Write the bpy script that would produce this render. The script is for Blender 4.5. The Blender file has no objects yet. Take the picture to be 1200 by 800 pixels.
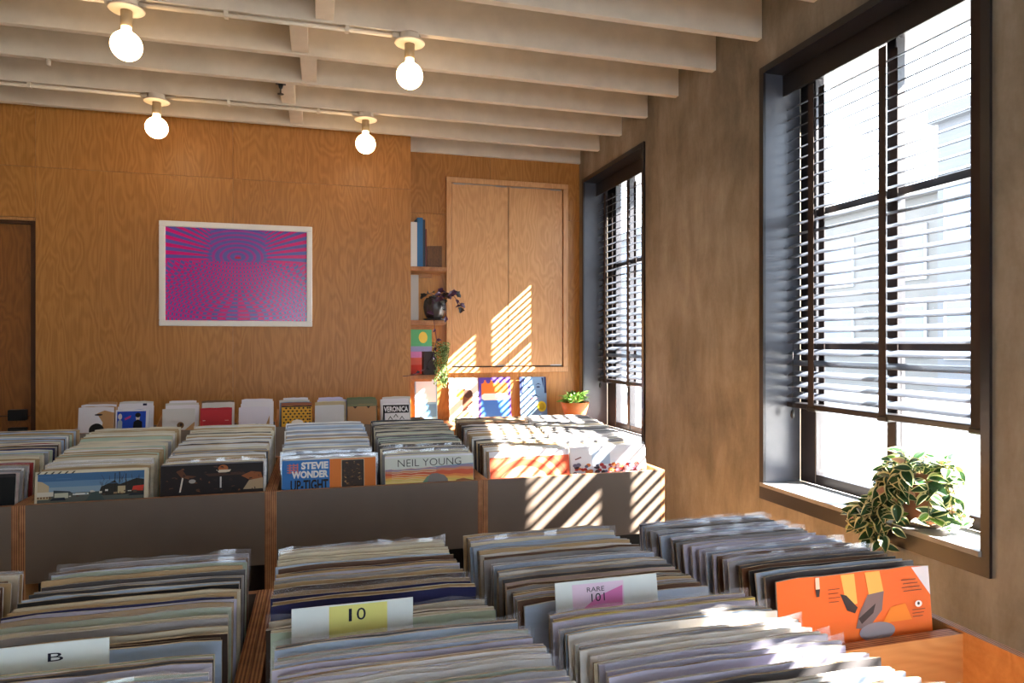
import bpy, bmesh, math, random
from mathutils import Vector, Matrix, Euler

# ------------------------------------------------------------------ camera, sky, sun, exposure
scene = bpy.context.scene
COL = scene.collection
EYE = 1.31                       # eye height above the floor, metres
YAW = math.radians(15.7)
cam_data = bpy.data.cameras.new('camera')
cam_data.sensor_width = 36.0
cam_data.lens = 24.0
cam_data.shift_y = 2.0 / 1200.0
cam_data.clip_start = 0.02
cam = bpy.data.objects.new('camera', cam_data)
cam.location = (0, 0, EYE)
cam.rotation_euler = (math.pi / 2, 0, -YAW)
COL.objects.link(cam)
scene.camera = cam

world = bpy.data.worlds.new('world')
scene.world = world
world.use_nodes = True
bg = world.node_tree.nodes['Background']
bg.inputs['Color'].default_value = (0.72, 0.85, 1.0, 1)
bg.inputs['Strength'].default_value = 5.0

SUN_DIR = Vector((-1.0, 0.47, -0.88)).normalized()
sun_data = bpy.data.lights.new('sun', 'SUN')
sun_data.energy = 66.0
sun_data.angle = math.radians(0.55)
sun_data.color = (1.0, 0.95, 0.87)
sun = bpy.data.objects.new('sun', sun_data)
sun.rotation_euler = SUN_DIR.to_track_quat('-Z', 'Y').to_euler()
sun.location = (6, -3, 6)
COL.objects.link(sun)

vs = scene.view_settings
vs.view_transform = 'Standard'
vs.look = 'None'
vs.exposure = 0.95
vs.gamma = 1.0
vs.use_curve_mapping = False

rnd = random.Random(7)

# ------------------------------------------------------------------ helpers
def lin(r, g, b):
    f = lambda c: (c / 255 / 12.92) if c / 255 <= 0.04045 else ((c / 255 + 0.055) / 1.055) ** 2.4
    return (f(r), f(g), f(b), 1.0)

def px_x(px, y):
    """world X of a pixel column on the vertical plane Y = y"""
    return y * math.tan(math.atan((px - 600) / 800.0) + YAW)

def new_mat(name):
    m = bpy.data.materials.new(name)
    m.use_nodes = True
    nt = m.node_tree
    b = nt.nodes['Principled BSDF']
    return m, nt, b

class V:
    """tiny expression wrapper over Math nodes"""
    def __init__(s, nt, sock): s.nt, s.s = nt, sock
    def _m(s, op, o=None, o2=None):
        n = s.nt.nodes.new('ShaderNodeMath'); n.operation = op
        s.nt.links.new(s.s, n.inputs[0])
        for k, q in ((1, o), (2, o2)):
            if q is None: continue
            if isinstance(q, V): s.nt.links.new(q.s, n.inputs[k])
            else: n.inputs[k].default_value = q
        return V(s.nt, n.outputs[0])
    def __add__(s, o): return s._m('ADD', o)
    __radd__ = __add__
    def __sub__(s, o): return s._m('SUBTRACT', o)
    def __rsub__(s, o): return s._m('MULTIPLY', -1.0) + o
    def __mul__(s, o): return s._m('MULTIPLY', o)
    __rmul__ = __mul__
    def __truediv__(s, o): return s._m('DIVIDE', o)
    def sin(s): return s._m('SINE')
    def cos(s): return s._m('COSINE')
    def abs(s): return s._m('ABSOLUTE')
    def sqrt(s): return s._m('SQRT')
    def gt(s, o): return s._m('GREATER_THAN', o)
    def lt(s, o): return s._m('LESS_THAN', o)
    def max(s, o): return s._m('MAXIMUM', o)
    def atan2(s, o): return s._m('ARCTAN2', o)

def mixrgb(nt, fac, a, b, blend='MIX'):
    n = nt.nodes.new('ShaderNodeMix'); n.data_type = 'RGBA'; n.blend_type = blend
    for sock, val in ((n.inputs[0], fac), (n.inputs[6], a), (n.inputs[7], b)):
        if isinstance(val, V): nt.links.new(val.s, sock)
        elif isinstance(val, bpy.types.NodeSocket): nt.links.new(val, sock)
        else: sock.default_value = val
    return n.outputs[2]

def coords(nt, kind='Object', scale=(1, 1, 1), spread=0.0):
    tc = nt.nodes.new('ShaderNodeTexCoord')
    mp = nt.nodes.new('ShaderNodeMapping')
    mp.inputs['Scale'].default_value = scale
    src = tc.outputs[kind]
    if spread:
        oi = nt.nodes.new('ShaderNodeObjectInfo')
        ad = nt.nodes.new('ShaderNodeVectorMath'); ad.operation = 'ADD'
        k = V(nt, oi.outputs['Random']) * spread
        nt.links.new(src, ad.inputs[0]); nt.links.new(k.s, ad.inputs[1])
        src = ad.outputs[0]
    nt.links.new(src, mp.inputs['Vector'])
    return mp.outputs['Vector']

def noise(nt, vec, scale, detail=3, rough=0.5, dist=0.0):
    n = nt.nodes.new('ShaderNodeTexNoise')
    nt.links.new(vec, n.inputs['Vector'])
    n.inputs['Scale'].default_value = scale
    n.inputs['Detail'].default_value = detail
    n.inputs['Roughness'].default_value = rough
    n.inputs['Distortion'].default_value = dist
    return V(nt, n.outputs['Fac'])

def ramp(nt, fac, stops):
    n = nt.nodes.new('ShaderNodeValToRGB')
    nt.links.new(fac.s, n.inputs[0])
    el = n.color_ramp.elements
    el[0].position, el[0].color = stops[0]
    el[1].position, el[1].color = stops[-1]
    for p, c in stops[1:-1]:
        e = el.new(p); e.color = c
    return n.outputs[0]

def bump(nt, b, height, strength=0.2, dist=0.01):
    n = nt.nodes.new('ShaderNodeBump')
    n.inputs['Strength'].default_value = strength
    n.inputs['Distance'].default_value = dist
    nt.links.new(height.s, n.inputs['Height'])
    nt.links.new(n.outputs[0], b.inputs['Normal'])

MATS = {}
def flat(name, rgb, rough=0.5, metal=0.0, var=0.0, scale=20.0, bmp=0.0, spec=0.5, coat=0.0):
    """plain coloured material, sRGB 0-255, with an optional mottle and fine relief"""
    if name in MATS: return MATS[name]
    m, nt, b = new_mat(name)
    c = lin(*rgb)
    b.inputs['Roughness'].default_value = rough
    b.inputs['Metallic'].default_value = metal
    b.inputs['Specular IOR Level'].default_value = spec
    b.inputs['Coat Weight'].default_value = coat
    b.inputs['Coat Roughness'].default_value = 0.15
    if var or bmp:
        v = coords(nt, 'Object', spread=3.0)
        n = noise(nt, v, scale, 4)
        lo = tuple(x * (1 - var) for x in c[:3]) + (1,)
        hi = tuple(min(1, x * (1 + var)) for x in c[:3]) + (1,)
        col = ramp(nt, n, [(0.3, lo), (0.7, hi)])
        nt.links.new(col, b.inputs['Base Color'])
        if bmp: bump(nt, b, n, bmp, 0.004)
    else:
        b.inputs['Base Color'].default_value = c
    MATS[name] = m
    return m

def wood(name, dark, light, axis='z', rough=0.45, ring=130.0, size=1.0, spread=4.0, fine=0.35):
    """plywood face: rotary-cut veneer, wandering contour grain along one axis"""
    if name in MATS: return MATS[name]
    m, nt, b = new_mat(name)
    k = 0.22
    sc = {'z': (1, 1, k), 'x': (k, 1, 1), 'y': (1, k, 1)}[axis]
    v = coords(nt, 'Object', tuple(s * size for s in sc), spread)
    n = noise(nt, v, 4.6, 3.0, 0.5, 0.35)
    rings = (n * ring).sin() * 0.5 + 0.5
    sc2 = {'z': (140, 140, 5), 'x': (5, 140, 140), 'y': (140, 5, 140)}[axis]
    f = noise(nt, coords(nt, 'Object', sc2, spread), 1.0, 2)
    big = noise(nt, coords(nt, 'Object', tuple(s * 0.8 for s in sc), spread), 1.3, 2)
    t = rings * 0.17 + f * fine + big * 0.45 + 0.0
    col = ramp(nt, t, [(0.12, lin(*dark)), (0.85, lin(*light))])
    nt.links.new(col, b.inputs['Base Color'])
    b.inputs['Roughness'].default_value = rough
    b.inputs['Specular IOR Level'].default_value = 0.4
    bump(nt, b, rings + f, 0.08, 0.002)
    MATS[name] = m
    return m

def plyedge(axis):
    """cut edge of plywood, its plies stacked across the given axis"""
    name = 'plywood_edge_' + axis
    if name in MATS: return MATS[name]
    m, nt, b = new_mat(name)
    tc = nt.nodes.new('ShaderNodeTexCoord')
    sp = nt.nodes.new('ShaderNodeSeparateXYZ')
    nt.links.new(tc.outputs['Object'], sp.inputs[0])
    a = V(nt, sp.outputs['XYZ'.index(axis.upper())])
    s = (a * (2 * math.pi / 0.0056)).sin()
    n = noise(nt, coords(nt, 'Object', (30, 30, 30), 2.0), 1.0, 3)
    col = ramp(nt, s * 0.3 + n * 0.5 + 0.25, [(0.15, lin(88, 48, 28)), (0.5, lin(168, 104, 62)), (0.9, lin(208, 160, 112))])
    nt.links.new(col, b.inputs['Base Color'])
    b.inputs['Roughness'].default_value = 0.6
    MATS[name] = m
    return m

def emit(name, rgb, strength):
    m, nt, b = new_mat(name)
    b.inputs['Base Color'].default_value = (0.9, 0.87, 0.8, 1)
    b.inputs['Emission Color'].default_value = lin(*rgb)
    b.inputs['Emission Strength'].default_value = strength
    return m

def clear(name, gloss=0.1, tint=(1, 1, 1, 1), rough=0.02, film=None):
    """thin clear sheet: see-through with a Fresnel sheen, optionally a faint milky film"""
    m = bpy.data.materials.new(name); m.use_nodes = True
    nt = m.node_tree; nt.nodes.clear()
    out = nt.nodes.new('ShaderNodeOutputMaterial')
    tr = nt.nodes.new('ShaderNodeBsdfTransparent'); tr.inputs[0].default_value = tint
    gl = nt.nodes.new('ShaderNodeBsdfGlossy'); gl.inputs['Roughness'].default_value = rough
    lw = nt.nodes.new('ShaderNodeLayerWeight'); lw.inputs[0].default_value = 0.5
    f = V(nt, lw.outputs['Facing'])._m('POWER', 5.0) * 0.8 + gloss
    mx = nt.nodes.new('ShaderNodeMixShader')
    nt.links.new(f.s, mx.inputs[0]); nt.links.new(tr.outputs[0], mx.inputs[1]); nt.links.new(gl.outputs[0], mx.inputs[2])
    last = mx.outputs[0]
    if film:
        df = nt.nodes.new('ShaderNodeBsdfDiffuse'); df.inputs[0].default_value = film[0]
        m2 = nt.nodes.new('ShaderNodeMixShader'); m2.inputs[0].default_value = film[1]
        nt.links.new(last, m2.inputs[1]); nt.links.new(df.outputs[0], m2.inputs[2])
        last = m2.outputs[0]
    nt.links.new(last, out.inputs[0])
    return m

class MB:
    """collects boxes, lathes, tubes and polygons for ONE mesh object"""
    def __init__(s): s.v, s.f, s.mi, s.sm = [], [], [], []
    def poly(s, pts, mi=0, smooth=False):
        i = len(s.v); s.v += [tuple(p) for p in pts]
        s.f.append(tuple(range(i, i + len(pts)))); s.mi.append(mi); s.sm.append(smooth)
        return s
    def box(s, x0, x1, y0, y1, z0, z1, mi=0, my=None, mz=None, mx=None):
        i = len(s.v)
        s.v += [(x, y, z) for z in (z0, z1) for y in (y0, y1) for x in (x0, x1)]
        q = [(0, 2, 3, 1), (4, 5, 7, 6), (0, 1, 5, 4), (2, 6, 7, 3), (0, 4, 6, 2), (1, 3, 7, 5)]
        mm = [mz, mz, my, my, mx, mx]
        for k, a in enumerate(q):
            s.f.append(tuple(i + j for j in a)); s.mi.append(mi if mm[k] is None else mm[k]); s.sm.append(False)
        return s
    def lathe(s, prof, segs=24, c=(0, 0, 0), mi=0, smooth=True, cap=True):
        i = len(s.v); n = len(prof)
        for r, z in prof:
            for k in range(segs):
                a = 2 * math.pi * k / segs
                s.v.append((c[0] + r * math.cos(a), c[1] + r * math.sin(a), c[2] + z))
        for j in range(n - 1):
            for k in range(segs):
                k2 = (k + 1) % segs
                s.f.append((i + j * segs + k, i + j * segs + k2, i + (j + 1) * segs + k2, i + (j + 1) * segs + k))
                s.mi.append(mi); s.sm.append(smooth)
        if cap:
            s.f.append(tuple(i + k for k in reversed(range(segs)))); s.mi.append(mi); s.sm.append(False)
            s.f.append(tuple(i + (n - 1) * segs + k for k in range(segs))); s.mi.append(mi); s.sm.append(False)
        return s
    def tube(s, pts, r, segs=8, mi=0):
        pts = [Vector(p) for p in pts]; i = len(s.v); n = len(pts)
        rr = r if isinstance(r, (list, tuple)) else [r] * n
        for j, p in enumerate(pts):
            d = (pts[min(j + 1, n - 1)] - pts[max(j - 1, 0)]).normalized()
            up = Vector((0, 0, 1)) if abs(d.z) < 0.9 else Vector((1, 0, 0))
            a = d.cross(up).normalized(); b = a.cross(d)
            for k in range(segs):
                t = 2 * math.pi * k / segs
                s.v.append(tuple(p + a * math.cos(t) * rr[j] + b * math.sin(t) * rr[j]))
        for j in range(n - 1):
            for k in range(segs):
                k2 = (k + 1) % segs
                s.f.append((i + j * segs + k, i + j * segs + k2, i + (j + 1) * segs + k2, i + (j + 1) * segs + k))
                s.mi.append(mi); s.sm.append(True)
        s.f.append(tuple(i + k for k in reversed(range(segs)))); s.mi.append(mi); s.sm.append(False)
        s.f.append(tuple(i + (n - 1) * segs + k for k in range(segs))); s.mi.append(mi); s.sm.append(False)
        return s
    def mesh(s, name, mats):
        me = bpy.data.meshes.new(name)
        me.from_pydata(s.v, [], s.f)
        for m in (mats if isinstance(mats, (list, tuple)) else [mats]): me.materials.append(m)
        me.polygons.foreach_set('material_index', s.mi)
        me.polygons.foreach_set('use_smooth', s.sm)
        me.update()
        return me
    def build(s, name, mats, parent=None, loc=(0, 0, 0), rot=(0, 0, 0), bevel=0.0):
        o = place(name, s.mesh(name, mats), parent, loc, rot)
        if bevel:
            md = o.modifiers.new('bevel', 'BEVEL'); md.width = bevel; md.segments = 2
            md.limit_method = 'ANGLE'
        return o

def place(name, me, parent=None, loc=(0, 0, 0), rot=(0, 0, 0)):
    o = bpy.data.objects.new(name, me)
    COL.objects.link(o)
    o.location = loc; o.rotation_euler = rot
    if parent: o.parent = parent
    return o

def tag(o, label, cat, group=None, kind=None):
    o['label'] = label; o['category'] = cat
    if group: o['group'] = group
    if kind: o['kind'] = kind
    return o

def thing(name, loc, label, cat, group=None, rot=(0, 0, 0)):
    return tag(place(name, None, None, loc, rot), label, cat, group)

def struct(o):
    o['kind'] = 'structure'
    return o

def boxpart(name, parent, m, x0, x1, y0, y1, z0, z1, bevel=0.0, **kw):
    """a box given in the parent's own axes, its origin at its own centre"""
    cx, cy, cz = (x0 + x1) / 2, (y0 + y1) / 2, (z0 + z1) / 2
    b = MB().box(x0 - cx, x1 - cx, y0 - cy, y1 - cy, z0 - cz, z1 - cz, **kw)
    return b.build(name, m, parent, (cx, cy, cz), bevel=bevel)

def text_polys(s, bold=0.0):
    cu = bpy.data.curves.new('lettering', 'FONT'); cu.body = s; cu.offset = bold
    cu.resolution_u = 3
    ob = bpy.data.objects.new('lettering', cu); COL.objects.link(ob)
    dg = bpy.context.evaluated_depsgraph_get()
    me = bpy.data.meshes.new_from_object(ob.evaluated_get(dg))
    vs_ = [(v.co.x, v.co.y) for v in me.vertices]; fs = [tuple(p.vertices) for p in me.polygons]
    bpy.data.objects.remove(ob); bpy.data.meshes.remove(me); bpy.data.curves.remove(cu)
    x0 = min(v[0] for v in vs_); x1 = max(v[0] for v in vs_)
    y0 = min(v[1] for v in vs_); y1 = max(v[1] for v in vs_)
    return [((x - x0) / (x1 - x0), (y - y0) / (y1 - y0)) for x, y in vs_], fs

def ink(rgb, rough=0.5):
    return flat('ink_%d_%d_%d' % rgb, rgb, rough, spec=0.25)

def printed(parent, W, H, yf, shapes, name='cover_print'):
    """flat print on a sheet that faces -Y: shapes are (rgb, [(u, v), ...]) or (rgb, 'TEXT', (u0, u1, v0, v1)[, bold])
    u, v in 0..1 over the sheet; later shapes lie on top"""
    mb = MB(); mats = []; idx = {}
    for k, sh in enumerate(shapes):
        c = sh[0]
        if c not in idx: idx[c] = len(mats); mats.append(ink(c))
        y = yf - 0.0003 - 0.00012 * k
        P = lambda u, v: ((u - 0.5) * W, y, v * H)
        if isinstance(sh[1], str):
            u0, u1, v0, v1 = sh[2]
            vv, ff = text_polys(sh[1], sh[3] if len(sh) > 3 else 0.0)
            for f in ff: mb.poly([P(u0 + vv[i][0] * (u1 - u0), v0 + vv[i][1] * (v1 - v0)) for i in f], idx[c])
        else:
            mb.poly([P(u, v) for u, v in sh[1]], idx[c])
    return mb.build(name, mats, parent)

def rect(u0, u1, v0, v1): return [(u0, v0), (u1, v0), (u1, v1), (u0, v1)]
def disc(u, v, r, n=20, ry=None, a0=0, a1=360):
    ry = ry or r
    return [(u + r * math.cos(math.radians(a0 + (a1 - a0) * k / n)), v + ry * math.sin(math.radians(a0 + (a1 - a0) * k / n))) for k in range(n if a1 - a0 == 360 else n + 1)]

# ------------------------------------------------------------------ materials
PLY_WALL = wood('plywood_wall', (140, 86, 32), (204, 143, 74), 'z', 0.42)
PLY_DOOR = wood('plywood_cabinet', (172, 118, 70), (222, 172, 120), 'z', 0.42)
PLY_DARK = wood('plywood_door_slab', (104, 58, 22), (168, 106, 50), 'z', 0.45)
PLY_BIN = wood('plywood_bin', (176, 120, 66), (216, 166, 108), 'x', 0.5, size=1.0)
PLY_SHELF = wood('plywood_shelf', (130, 82, 44), (196, 140, 90), 'x', 0.5, size=2.0)
WOOD_BLOCK = wood('walnut_block', (58, 36, 16), (128, 84, 42), 'z', 0.5, size=4.0)
LAMINATE = flat('charcoal_laminate', (112, 98, 87), 0.42, var=0.06, scale=6)
PAINT = flat('cream_paint', (212, 200, 182), 0.6, var=0.07, scale=9, bmp=0.12)
DARKPAINT = flat('black_window_paint', (36, 34, 37), 0.32, var=0.12, scale=14, bmp=0.05)
REVEALPAINT = flat('blue_grey_reveal_paint', (78, 80, 88), 0.3, var=0.1, scale=14, bmp=0.05)  # dark window paint lightened bluish, sky reflection put into the colour
SILLPAINT = flat('worn_grey_sill_paint', (128, 126, 126), 0.4, var=0.15, scale=30, bmp=0.1)  # lighter than the trim: sun on the sill put into the colour
BLINDMAT = flat('dark_blind_slat', (92, 98, 110), 0.28, var=0.08, scale=12)
TAPEMAT = flat('blind_tape_cloth', (52, 40, 36), 0.8)
BLACK = flat('black_plastic', (18, 17, 18), 0.45)
METAL = flat('brushed_metal', (170, 165, 158), 0.35, 1.0)
WHITEPAINT = flat('white_frame_paint', (240, 236, 229), 0.4)
GLASS = clear('window_glass', 0.02)
POLY = clear('clear_poly_sleeve', 0.07, (0.98, 0.98, 0.99, 1), 0.12, ((0.82, 0.82, 0.9, 1), 0.10))

def plaster():
    m, nt, b = new_mat('brown_plaster')
    v = coords(nt, 'Object')
    a = noise(nt, v, 0.9, 5, 0.6, 0.4)
    c = noise(nt, coords(nt, 'Object', (1, 1, 0.35)), 5.0, 5, 0.65, 0.3)
    f = noise(nt, v, 60.0, 3)
    t = a * 0.8 + c * 0.75 + f * 0.08 - 0.3
    col = ramp(nt, t, [(0.28, lin(98, 91, 79)), (0.5, lin(136, 127, 113)), (0.74, lin(170, 161, 148))])
    nt.links.new(col, b.inputs['Base Color'])
    b.inputs['Roughness'].default_value = 0.7
    bump(nt, b, a + c * 0.6 + f * 0.12, 0.22, 0.02)
    return m
PLASTER = plaster()

# ------------------------------------------------------------------ room shell
XW = 2.09            # face of the window wall
YB, YN = 5.04, 5.36  # plywood wall, niche wall behind it
XE = 0.643           # where the plywood wall ends and the niche begins
XL, YF = -3.6, -3.6  # left wall, shop-front wall
ZC = 3.05            # underside of the roof deck
ZJ = EYE + 1.496     # underside of the joists

floor = struct(boxpart('floor', None, flat('sealed_concrete_floor', (176, 166, 152), 0.45, var=0.1, scale=2), XL, XW, YF, YN, -0.1, 0))
wl = struct(boxpart('wall_left', None, PLASTER, XL - 0.2, XL, YF, YN, 0, ZC))

# shop front behind the viewer: a low wall, piers, a beam and an added, unseen glazed opening for fill light
FX0, FX1, FZ0, FZ1 = -1.0, 1.7, 0.7, 2.45
wf = struct(MB().box(XL, XW, -0.2, 0, 0, FZ0).box(XL, XW, -0.2, 0, FZ1, ZC).box(XL, FX0, -0.2, 0, FZ0, FZ1)
            .box(FX1, XW, -0.2, 0, FZ0, FZ1).build('wall_front', PLASTER, None, (0, YF, 0)))
w4 = struct(MB().box(FX0, FX1, -0.12, -0.06, FZ0, FZ0 + 0.06).box(FX0, FX1, -0.12, -0.06, FZ1 - 0.06, FZ1)
            .build('window_4', DARKPAINT, None, (0, YF, 0)))
xs4 = [FX0 + k * (FX1 - FX0) / 3 for k in range(4)]
for k in range(4): boxpart('mullion', w4, DARKPAINT, xs4[k] - 0.025, xs4[k] + 0.025, -0.125, -0.055, FZ0, FZ1)
for k in range(3): boxpart('pane', w4, GLASS, xs4[k] + 0.024, xs4[k + 1] - 0.024, -0.093, -0.087, FZ0 + 0.055, FZ1 - 0.055)

# window wall with three openings
WINS = [(-1.02, 0.13), (1.735, 2.87), (4.18, 5.23)]
SPLAY = 0.13         # the openings widen outward on the side away from the plywood wall; unseen, shaped to admit more sun
ZS, ZT = EYE - 0.68, EYE + 1.315     # sill top, head
mb = MB()
ys = [YF - 0.2] + [y for w in WINS for y in (w[0] - 0.02, w[1] + 0.02)] + [YN + 0.2]
def prism(mb, q, z0, z1):
    n = len(q)
    mb.poly([(x, y, z0) for x, y in q][::-1]).poly([(x, y, z1) for x, y in q])
    for i in range(n):
        (xa, ya), (xb, yb) = q[i], q[(i + 1) % n]
        mb.poly([(xa, ya, z0), (xb, yb, z0), (xb, yb, z1), (xa, ya, z1)])
    return mb
TW = 0.26
for k, (a, b_) in enumerate(zip(ys[0::2], ys[1::2])):
    s = SPLAY if k < 3 else 0.0
    prism(mb, [(0, a), (TW, a), (TW, b_ - s), (0.2, b_ - s), (0, b_)], 0, ZC)
for a, b_ in WINS:
    q = [(0, a - 0.02), (0.2, a - 0.02 - SPLAY), (TW, a - 0.02 - SPLAY), (TW, b_ + 0.02), (0, b_ + 0.02)]
    prism(mb, q, 0, ZS - 0.02); prism(mb, q, ZT + 0.02, ZC)
wr = struct(mb.build('wall_right', PLASTER, None, (XW, 0, 0)))

def window(n, a, b_, mull, sun_cut_hood=0.53, fs=0.11):
    w = struct(place('window_%d' % n, None, None, (XW, a, ZS)))
    L, H = b_ - a, ZT - ZS
    # liners of the reveal and the flat band around the opening
    S = SPLAY
    prism(MB(), [(0, -0.018), (0.2, -0.018 - S), (0.2, -S), (0, 0)], 0, H).build('reveal', REVEALPAINT, w)
    boxpart('reveal', w, REVEALPAINT, 0, 0.2, L, L + 0.018, 0, H)
    prism(MB(), [(0, -0.018), (0.2, -0.018 - S), (0.2, L + 0.018), (0, L + 0.018)], H, H + 0.018).build('reveal_head', DARKPAINT, w)
    prism(MB(), [(-0.02, 0), (0.2, -S), (0.2, L + 0.018), (-0.02, L + 0.018)], -0.018, 0).build('sill', SILLPAINT, w)
    boxpart('trim_band', w, DARKPAINT, -0.012, 0.002, -0.032, 0.0, -0.08, H + 0.032)
    boxpart('trim_band', w, DARKPAINT, -0.012, 0.002, L, L + 0.032, -0.08, H + 0.032)
    boxpart('trim_band', w, DARKPAINT, -0.012, 0.002, 0.0, L, H, H + 0.032)
    boxpart('trim_band', w, DARKPAINT, -0.012, 0.002, 0.0, L, -0.08, -0.018)
    # sash frame
    x0, x1 = 0.2, 0.25
    for y0, y1 in ((-S, 0.045 - S), (L - fs, L), (mull - a - 0.024, mull - a + 0.024)):
        boxpart('stile', w, DARKPAINT, x0, x1, y0, y1, 0, H, bevel=0.004)
    cols = [(0.045 - S, mull - a - 0.024), (mull - a + 0.024, L - fs)]
    zz = [0.05, EYE - 0.02 - ZS, EYE + 0.625 - ZS, H - 0.05]
    for y0, y1 in cols:
        boxpart('rail', w, DARKPAINT, x0 + 0.004, x1, y0, y1, 0, 0.05)
        boxpart('rail', w, DARKPAINT, x0 + 0.004, x1, y0, y1, H - 0.05, H)
        for z in zz[1:3]: boxpart('muntin', w, DARKPAINT, x0 + 0.008, x1 - 0.004, y0, y1, z - 0.016, z + 0.016)
        for k in range(3):
            lo = zz[k] + (0.016 if k else 0); hi = zz[k + 1] - (0.016 if k < 2 else 0)
            boxpart('pane', w, GLASS, 0.224, 0.230, y0, y1, lo, hi)
    boxpart('hood', w, DARKPAINT, TW, sun_cut_hood, -0.1 - S, L + 0.1, H + 0.01, H + 0.06)  # unseen ledge added outside to cut off the top of the sun patches
    return w
window(3, *WINS[0], -0.46, 0.37)
window(1, *WINS[1], 2.31)
window(2, *WINS[2], 4.83, fs=0.17)

# plywood wall: backing plus sheets with open joints
wb = struct(MB().box(-1.76 - XE, 0, 0.018, YN - YB, 0, ZC).box(XL - XE, -2.66 - XE, 0.018, YN - YB, 0, ZC)
            .box(-2.66 - XE, -1.76 - XE, 0.018, YN - YB, 2.115, ZC).box(-2.66 - XE, -1.76 - XE, 0.2, YN - YB, 0, 2.115)
            .build('wall_back', PLY_WALL, None, (XE, YB, 0)))
J = 0.0008
for x0, x1, z0, z1 in ((-0.577, XE, 0, 2.44), (-1.757, -0.577, 0, 2.44), (-0.577, XE, 2.44, ZC), (-1.757, -0.577, 2.44, ZC),
                       (-2.977, -1.757, 2.44, ZC), (-2.66, -1.757, 2.115, 2.44), (XL, -2.66, 0, 2.44), (XL, -2.977, 2.44, ZC)):
    boxpart('plywood_sheet', wb, PLY_WALL, x0 - XE + J, x1 - XE - (J if x1 < XE else 0), 0, 0.018, z0 + J, z1 - J, bevel=0.0006)
wn = struct(boxpart('wall_niche', None, PLY_WALL, XE, XW, YN, YN + 0.2, 0, ZC))
for x0, x1, z0, z1 in ((XE, 1.32, 0, 2.33), (1.32, XW, 0, 2.33), (XE, 1.32, 2.33, ZC), (1.32, XW, 2.33, ZC)):
    c = wn.location
    boxpart('plywood_sheet', wn, PLY_WALL, x0 + J - c[0], x1 - J - c[0], YN - 0.012 - c[1], YN - c[1], z0 + J - c[2], z1 - J - c[2], bevel=0.0015)
YNF = YN - 0.012

# split door in the plywood wall
d = struct(place('door_1', None, None, (-1.76, YB + 0.05, 0)))
boxpart('leaf', d, PLY_DARK, -0.86, -0.03, 0, 0.04, 0.01, 0.842)
boxpart('leaf', d, PLY_DARK, -0.86, -0.03, 0, 0.04, 0.848, 2.075)
boxpart('jamb', d, wood('door_jamb', (58, 32, 14), (96, 58, 28), 'z'), -0.03, 0.0, -0.03, 0.06, 0, 2.075)
boxpart('jamb', d, MATS['door_jamb'], -0.9, -0.86, -0.03, 0.06, 0, 2.075)
boxpart('head_jamb', d, MATS['door_jamb'], -0.9, 0.0, -0.03, 0.06, 2.075, 2.115)
boxpart('stop', d, wood('door_stop', (140, 90, 44), (200, 146, 88), 'z'), -0.9, 0.0, -0.052, -0.03, 2.095, 2.113)
for z0, z1 in ((0.815, 0.885), (0.71, 0.77)):
    boxpart('latch', d, BLACK, -0.155, -0.055, -0.045, 0.0, z0, z1, bevel=0.006)

# ceiling: deck, joists, blocking
ceil = struct(boxpart('ceiling', None, PAINT, XL, XW, YF, YN, ZC, ZC + 0.1))
cc = ceil.location
JY = [2.896 + 0.4045 * (k - 1) for k in range(-14, 8)]     # front face of each joist; JY[15] is the first in view
for k, y in enumerate(JY):
    x0 = XE + 0.002 if k == len(JY) - 1 else XL
    boxpart('joist', ceil, PAINT, x0 - cc[0], XW - cc[0], y - cc[1], y + 0.04 - cc[1], ZJ - cc[2], ZC - cc[2], bevel=0.002)
for k, xb in zip(range(11, 20), (0.10, -0.03, 0.06, -0.05, 0.02, -0.10, -0.06, -0.19, -0.155)):
    boxpart('blocking', ceil, PAINT, xb - 0.042 - cc[0], xb + 0.042 - cc[0], JY[k] + 0.04 - cc[1], JY[k + 1] - cc[1], ZJ + 0.01 - cc[2], ZC - cc[2], bevel=0.003)

# ------------------------------------------------------------------ the street outside
struct(boxpart('ground', None, flat('pale_street', (176, 174, 170), 0.8, var=0.06, scale=1), XW + TW, 60, -40, 60, -0.4, -0.25))
def house(loc, W, D, H, rgb, label, cols, rows):
    h = thing('street_building', loc, label, 'building', 'buildings across the street')
    m = flat('facade_%d' % rgb[0], rgb, 0.8, var=0.05, scale=1)
    boxpart('wall', h, m, 0, D, 0, W, 0, H)
    boxpart('cornice', h, m, -0.25, 0, -0.1, W + 0.1, H - 0.4, H)
    gl = flat('far_window', (96, 112, 132), 0.15)
    for i in range(cols):
        for j in range(rows):
            y = W * (i + 0.5) / cols; z = 1.1 + (H - 1.6) * j / rows
            f = boxpart('window', h, flat('far_sash', (150, 152, 156), 0.5), -0.06, 0.02, y - 0.75, y + 0.75, z, z + 1.7)
            boxpart('pane', f, gl, -0.045, -0.03 - 0.012, -0.65, 0.65, -0.75, 0.75)
house((17, -2, -0.25), 9, 6, 5.6, (88, 91, 97), 'low pale blue-grey building across the street, three windows wide', 3, 2)
house((17, 7.5, -0.25), 8, 6, 8.2, (92, 93, 96), 'taller pale grey building across the street, two rows of four windows', 4, 2)
house((18, 16, -0.25), 12, 6, 6.5, (96, 94, 91), 'off-white building across the street beside the taller grey one', 4, 2)
house((20, 30, -0.25), 14, 6, 9.0, (90, 92, 95), 'wide pale building farthest along the street', 5, 3)

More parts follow.
